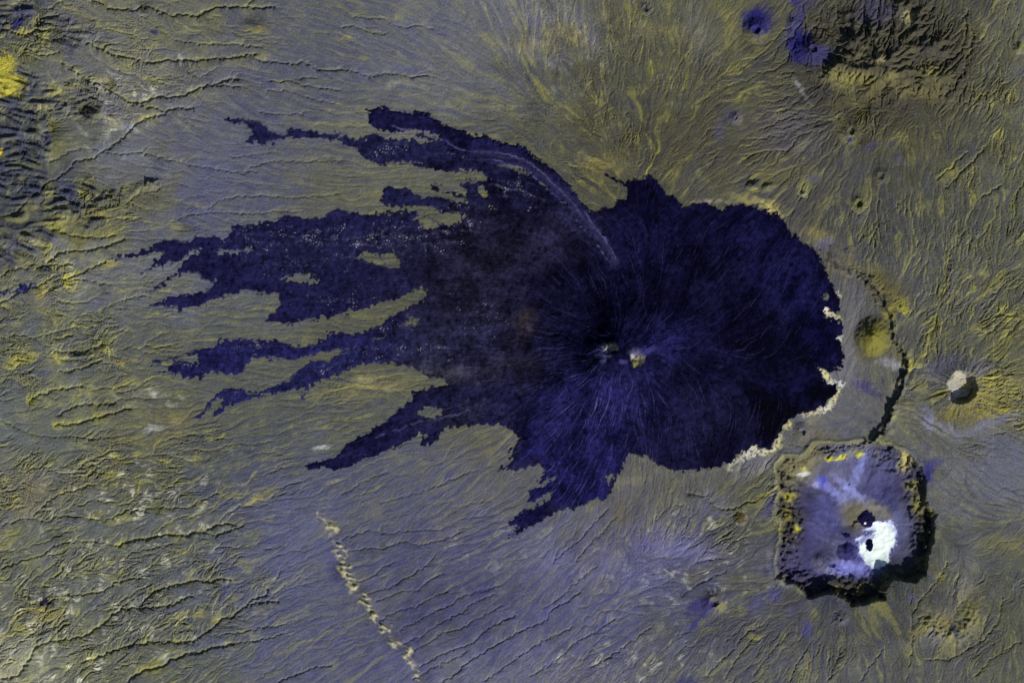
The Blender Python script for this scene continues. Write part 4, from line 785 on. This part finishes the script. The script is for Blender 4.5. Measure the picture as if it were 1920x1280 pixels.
# ------------------------------------------------------------------ who owns which cell of the map
cells = np.zeros((NY - 1, NX - 1), np.int32)          # 0 = open ground


def cellmask(m):
    return m[:-1, :-1] & m[1:, 1:] & m[1:, :-1] & m[:-1, 1:]


PIECES = []


def largest(m):
    """the biggest connected patch of a mask of cells"""
    todo = set(np.flatnonzero(m).tolist())
    w = m.shape[1]
    best = []
    while todo:
        st_ = [todo.pop()]
        comp = list(st_)
        while st_:
            c = st_.pop()
            for d in (1, -1, w, -w):
                if c + d in todo:
                    todo.remove(c + d); st_.append(c + d); comp.append(c + d)
        if len(comp) > len(best):
            best = comp
    out = np.zeros(m.size, bool); out[best] = True
    return out.reshape(m.shape)


def piece(mask, name, mat, parent):
    PIECES.append((name, mat, parent))
    cells[cellmask(mask)] = len(PIECES)


def thing(name, label, cat, x, y, group=None):
    o = bpy.data.objects.new(name, None)
    coll.objects.link(o)
    j = int(np.clip((x - X0) / S, 0, NX - 1)); i = int(np.clip((y - Y0) / S, 0, NY - 1))
    o.location = ((x - 960) / 100.0, (640 - y) / 100.0, float(H[i, j]) / 100.0)
    o.empty_display_size = 0.1
    tag(o, label, cat, group)
    return o


def tag(o, label, cat, group=None):
    o['label'] = label; o['category'] = cat; o['kind'] = 'thing'
    if group:
        o['group'] = group


mt = thing('carved_mountain', 'deeply gullied brown mountain with sharp dark spurs above the small cones', 'mountain', 1650, 110)
mass_area = (MASSIF > 2.2) & (ell(1660, 100, 150, 92) < 1)
piece(mass_area, 'flank', MAT_SOIL, mt)
piece(ell(1648, 109, 12, 12, 0, 0.6) < 0.97, 'summit_plug', MAT_SOIL, mt)

volcano = thing('shield_volcano', 'broad black volcano with two pale summit craters amid its dark lava apron', 'volcano', 1152, 660)
TAGS = {
    'leveed': ('curved dark lava flow with pale levee lines, sweeping up and left from the black volcano', (950, 290)),
    'dark': ('blackest young lava lobe, against the pale sand fringe inside the ring scarp', (1470, 720)),
    'north': ('ragged lava finger with a bow-tie tip and pale specks, just below the curved leveed flow', (640, 270)),
    'thumb': ('short forked lava finger with olive gaps, between the specked bow-tie finger and the longest finger', (790, 370)),
    'west': ('longest and broadest dark lava finger, sprinkled with white specks and split into many tips', (540, 480)),
    'mid': ('blue-black lava finger with a wide ragged head, directly below the longest finger', (430, 665)),
    'tail': ('thin winding lava finger with a hooked open tip, second up from the lower plain', (500, 720)),
    'southwest': ('pointed dark lava tongue with a thin pale channel line, lowest of the fingers', (760, 790)),
    'south': ('bright blue streaked lava lobe running down and left below the summit', (1070, 880)),
    'sliver': ('small detached sliver of dark lava lying along a wadi, far from the volcano', (45, 543)),
}
LAVA_OBJ = {}
MAIN_ID = len(PIECES)
piece(LSD > 0, 'flank', MAT_LAVA, volcano)
for k in range(len(LAVAS) - 1, -1, -1):
    name = LAVAS[k][0]
    if name == 'main':
        continue
    lab, (lx, ly) = TAGS[name]
    o = None
    m = lava_sd[name] > 0
    if name in ('west', 'mid', 'tail', 'north', 'thumb'):
        m = m & (X + 18 * WX2 < 860)
    if name == 'southwest':
        m = m & (X + 12 * WX2 < 975)
    if name == 'south':
        m = m & (Y + 12 * WY2 > 745 + 0.0 * X)
    if name == 'dark':
        m = m & (lava_sd['main'] > 0)
    PIECES.append(('lava_flow', MAT_LAVA, (lab, 'lava flow', 'dark lava flows around the volcano')))
    cells[largest(cellmask(m))] = len(PIECES)
keep = largest(cells == 1 + MAIN_ID)
cells[(cells == 1 + MAIN_ID) & ~keep] = 0
piece((ell(1143, 655, 14, 12, 0, 0.8) < 1), 'summit_crater', MAT_LAVA, volcano)
piece((ell(1190, 670, 15, 16, 0, 0.8) < 1), 'summit_crater', MAT_LAVA, volcano)

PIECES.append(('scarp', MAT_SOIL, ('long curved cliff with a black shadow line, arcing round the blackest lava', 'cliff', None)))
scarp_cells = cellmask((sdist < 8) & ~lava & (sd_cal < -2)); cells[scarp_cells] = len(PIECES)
cal = thing('caldera', 'large scalloped caldera with black walls and a brilliant white salt flat inside', 'caldera', 1605, 980)
piece(sd_cal > 0, 'wall', MAT_SOIL, cal)
piece((sd_cal > 0) & (inw > 46), 'floor', MAT_SOIL, cal)
piece(salt_m, 'salt_flat', MAT_SALT, cal)
crc = thing('crater_cone', 'round crater with a pale floor and black inner shadow, right of the ring cliff', 'crater', 1804, 724)
piece(e_cr < 42 + 3 * WX2, 'flank', MAT_SOIL, crc)
piece(e_cr < 25.5, 'crater_floor', MAT_SOIL, crc)

CONE_TAGS = [
    'yellow cinder cone with a black shaded side, inside the curved cliff', 'round olive cone with a dark hollow and a blue spot, below the gullied mountain', 'small dark cone with a blue ash halo, left of the olive cone',
    'small cone with a sharp half-shaded pit, above the curved cliff', 'small ring-shaped cone wedged between the black lava and the large caldera', 'flat brown oval hill left of the large caldera',
    'cone with a round crater and a one-sided blue ash fan, below the caldera', 'small grey cone with a shadowed notch, just below the caldera', 'tiny horseshoe cone at the top edge, alone on the olive fan',
    'deep blue ash cone with a horseshoe crater beside a yellow strip', 'blue ash cone with a small dark crater against the foot of the gullied mountain', 'small dark knob between the two blue ash cones', 'dark hill cut by the right edge of the picture',
    'little cone on the lower left lip of the large caldera', 'tiny dark knob above the yellow bank of the lava', 'worn open cone up the slope from the half-shaded pit cone', 'dark hummock left of the ridge hill, above the yellow lava bank', 'low ridge hill with a dark crest, above the yellow lava bank', 'tiny pit crater in the plain right under the gullied mountain',
    'round dark lava mound with a white dot, at the upper edge of the salt flat', 'broad dark oval mound left of the salt flat', 'black islet surrounded by the white salt', 'smallest dark patch, above the broad oval mound on the caldera floor', 'low crater knoll on pale fans in the upper caldera floor']
for k, (cx, cy, R, h_, cr, cd) in enumerate(CONES):
    nm = 'mound' if k in (5, 19, 20, 21, 22) else ('hill' if k in (11, 12, 14, 16, 17) else 'cinder_cone')
    grp = 'mounds on the caldera floor' if k >= 19 else 'small cones and hills scattered round the volcano'
    cat = {'mound': 'mound', 'hill': 'hill', 'cinder_cone': 'volcanic cone'}[nm]
    if crater_masks[k] is None:
        PIECES.append((nm, MAT_CINDER, (CONE_TAGS[k], cat, grp)))
        cells[cellmask(cone_masks[k])] = len(PIECES)
    else:
        o = thing(nm, CONE_TAGS[k], cat, cx, cy, grp)
        piece(cone_masks[k], 'flank', MAT_CINDER, o)
        piece(crater_masks[k], 'crater', MAT_CINDER, o)
for mask, nm, lab, cat in [
    ((cdist < 9), 'hogback_ridge', 'thin chain of pale toothed hills crossing the blue-grey plain', 'ridge'),
    ((HORSE_H > 0.6), 'horseshoe_hill', 'yellow horseshoe-shaped eroded hill below and right of the caldera', 'hill'),
    ((LEFT_RIDGE > 0.7), 'ridge', 'single long ridge with a black shadowed face, alone on the left plain', 'ridge'),
    (ell(478, 42, 25, 17, -10, 1.5, 2) < 1, 'outcrop', 'dark speckled rocky outcrop under the winding canyon at the top', 'outcrop'),
    (ell(83, 1132, 14, 12, 0, 1.8) < 1, 'outcrop', 'black knobby outcrop on tan soil in the lower left', 'outcrop'),
    (ell(106, 1004, 19, 12, 0, 2) < 1, 'outcrop', 'greenish grey spotted outcrop beside a wadi, above the black knobby one', 'outcrop')]:
    PIECES.append((nm, MAT_SOIL, (lab, cat, 'rocky outcrops on the plain' if nm == 'outcrop' else None)))
    cells[cellmask(mask) & (cells == 0)] = len(PIECES)
PIECES.append(('sand_flat', MAT_SOIL, 'structure'))
cells[cellmask(((ell(4, 125, 20, 26, 0, 2.2, 2.5) < 1) | (ell(10, 160, 34, 22, 0, 2.2, 2.5) < 1)) & (X < 60))] = len(PIECES)

# ------------------------------------------------------------------ meshes
VX = ((X - 960) / 100.0).astype(f32); VY = ((640 - Y) / 100.0).astype(f32); VZ = (H / 100.0).astype(f32)
print("height range", H.min(), H.max(), "pieces", len(PIECES))


def build(name, co, quads, col, mat, parent=None):
    me = bpy.data.meshes.new(name)
    nv, nf = len(co), len(quads)
    me.vertices.add(nv); me.vertices.foreach_set("co", np.ascontiguousarray(co, dtype=f32).ravel())
    me.loops.add(nf * 4); me.loops.foreach_set("vertex_index", np.ascontiguousarray(quads, dtype=np.int32).ravel())
    me.polygons.add(nf); me.polygons.foreach_set("loop_start", np.arange(0, nf * 4, 4, dtype=np.int32))
    me.update(calc_edges=True)
    at = me.attributes.new("rock_colour", 'FLOAT_COLOR', 'POINT')
    c4 = np.ones((nv, 4), f32); c4[:, :3] = col
    at.data.foreach_set("color", c4.ravel())
    me.shade_smooth()
    me.materials.append(mat)
    o = bpy.data.objects.new(name, me)
    coll.objects.link(o)
    if parent is not None:
        o.parent = parent
        o.matrix_parent_inverse = parent.matrix_basis.inverted()
    return o


vid = np.arange(NY * NX, dtype=np.int64).reshape(NY, NX)
flatco = np.stack([VX.ravel(), VY.ravel(), VZ.ravel()], 1)
flatcol = C.reshape(-1, 3)


def quads_of(ci, cj):
    return np.stack([vid[ci + 1, cj], vid[ci + 1, cj + 1], vid[ci, cj + 1], vid[ci, cj]], 1)


# the ground sheet: whole, sunk under everything that stands on it, and carried on to the horizon
g0 = np.zeros((NY + 1, NX + 1), bool); g0[1:-1, 1:-1] = cells == 0
GZ = VZ
NP = 26
grow = np.cumsum(0.015 * 1.42 ** np.arange(1, NP + 1))
gxs = np.concatenate([VX[0, 0] - grow[::-1], VX[0], VX[0, -1] + grow]); gys = np.concatenate([VY[0, 0] + grow[::-1], VY[:, 0], VY[-1, 0] - grow])
PZ = np.pad(GZ, NP, mode='edge'); CB = np.stack([blur(np.pad(C[..., q], 0), 70.0) for q in range(3)], -1)
PC = np.pad(np.clip(CB, 0.01, 0.9), ((NP, NP), (NP, NP), (0, 0)), mode='edge')
my, mx_ = PZ.shape
dist_edge = np.maximum.outer(np.maximum(np.maximum(NP - np.arange(my), np.arange(my) - (my - 1 - NP)), 0), np.maximum(np.maximum(NP - np.arange(mx_), np.arange(mx_) - (mx_ - 1 - NP)), 0)) / NP
fade = np.clip(dist_edge * 2.0, 0, 1)
PZ = PZ * (1 - fade) + fade * float(np.median(GZ))
PC[NP:NP + NY, NP:NP + NX] = C
PC = PC * (1 - fade[..., None]) + fade[..., None] * alb((100, 98, 88))
gX, gY = np.meshgrid(gxs, gys)
v2 = np.arange(my * mx_, dtype=np.int64).reshape(my, mx_)
q = np.stack([v2[1:, :-1], v2[1:, 1:], v2[:-1, 1:], v2[:-1, :-1]], -1)
under = np.zeros((my - 1, mx_ - 1), bool)
under[NP:NP + NY - 1, NP:NP + NX - 1] = cells != 0
open_q, sunk_q = q[~under], q[under]
su, sinv = np.unique(sunk_q.ravel(), return_inverse=True)
gco = np.stack([gX.ravel(), gY.ravel(), PZ.ravel()], 1)
low = gco[su].copy(); low[:, 2] -= 0.05
pcf = PC.reshape(-1, 3)
ground = build('ground', np.concatenate([gco, low]), np.concatenate([open_q, len(gco) + sinv.reshape(-1, 4)]), np.concatenate([pcf, pcf[su]]), MAT_SOIL)
ground['kind'] = 'structure'

for k, (name, mat, info) in enumerate(PIECES):
    m = cells == k + 1
    if not m.any():
        print("empty piece", name, k)
        continue
    ci, cj = np.nonzero(m)
    qd = quads_of(ci, cj)
    # side walls down into the ground where the piece ends
    mp = np.pad(m, 1)
    walls = []
    for (di, dj, a, b) in ((-1, 0, (0, 1), (0, 0)), (1, 0, (1, 0), (1, 1)), (0, -1, (0, 0), (1, 0)), (0, 1, (1, 1), (0, 1))):
        e = m & ~mp[1 + di:1 + di + m.shape[0], 1 + dj:1 + dj + m.shape[1]]
        ei, ej = np.nonzero(e)
        walls.append(np.stack([vid[ei + a[0], ej + a[1]], vid[ei + b[0], ej + b[1]]], 1))
    walls = np.concatenate(walls)
    used, inv = np.unique(qd.ravel(), return_inverse=True)
    remap = inv.reshape(-1, 4)
    wu, winv = np.unique(walls.ravel(), return_inverse=True)
    wl = winv.reshape(-1, 2)
    n0 = len(used)
    top = flatco[wu]; low = top.copy(); low[:, 2] -= 0.08
    co = np.concatenate([flatco[used], top, low])
    cl = np.concatenate([flatcol[used], flatcol[wu], flatcol[wu]])
    nw = len(wu)
    wq = np.stack([n0 + wl[:, 0], n0 + wl[:, 1], n0 + nw + wl[:, 1], n0 + nw + wl[:, 0]], 1)
    parent = info if isinstance(info, bpy.types.Object) else None
    if parent is not None:
        bpy.context.view_layer.update()
    o = build(name, co, np.concatenate([remap, wq]), cl, mat, parent)
    if info == 'structure':
        o['kind'] = 'structure'
    elif isinstance(info, tuple):
        tag(o, info[0], info[1], info[2])
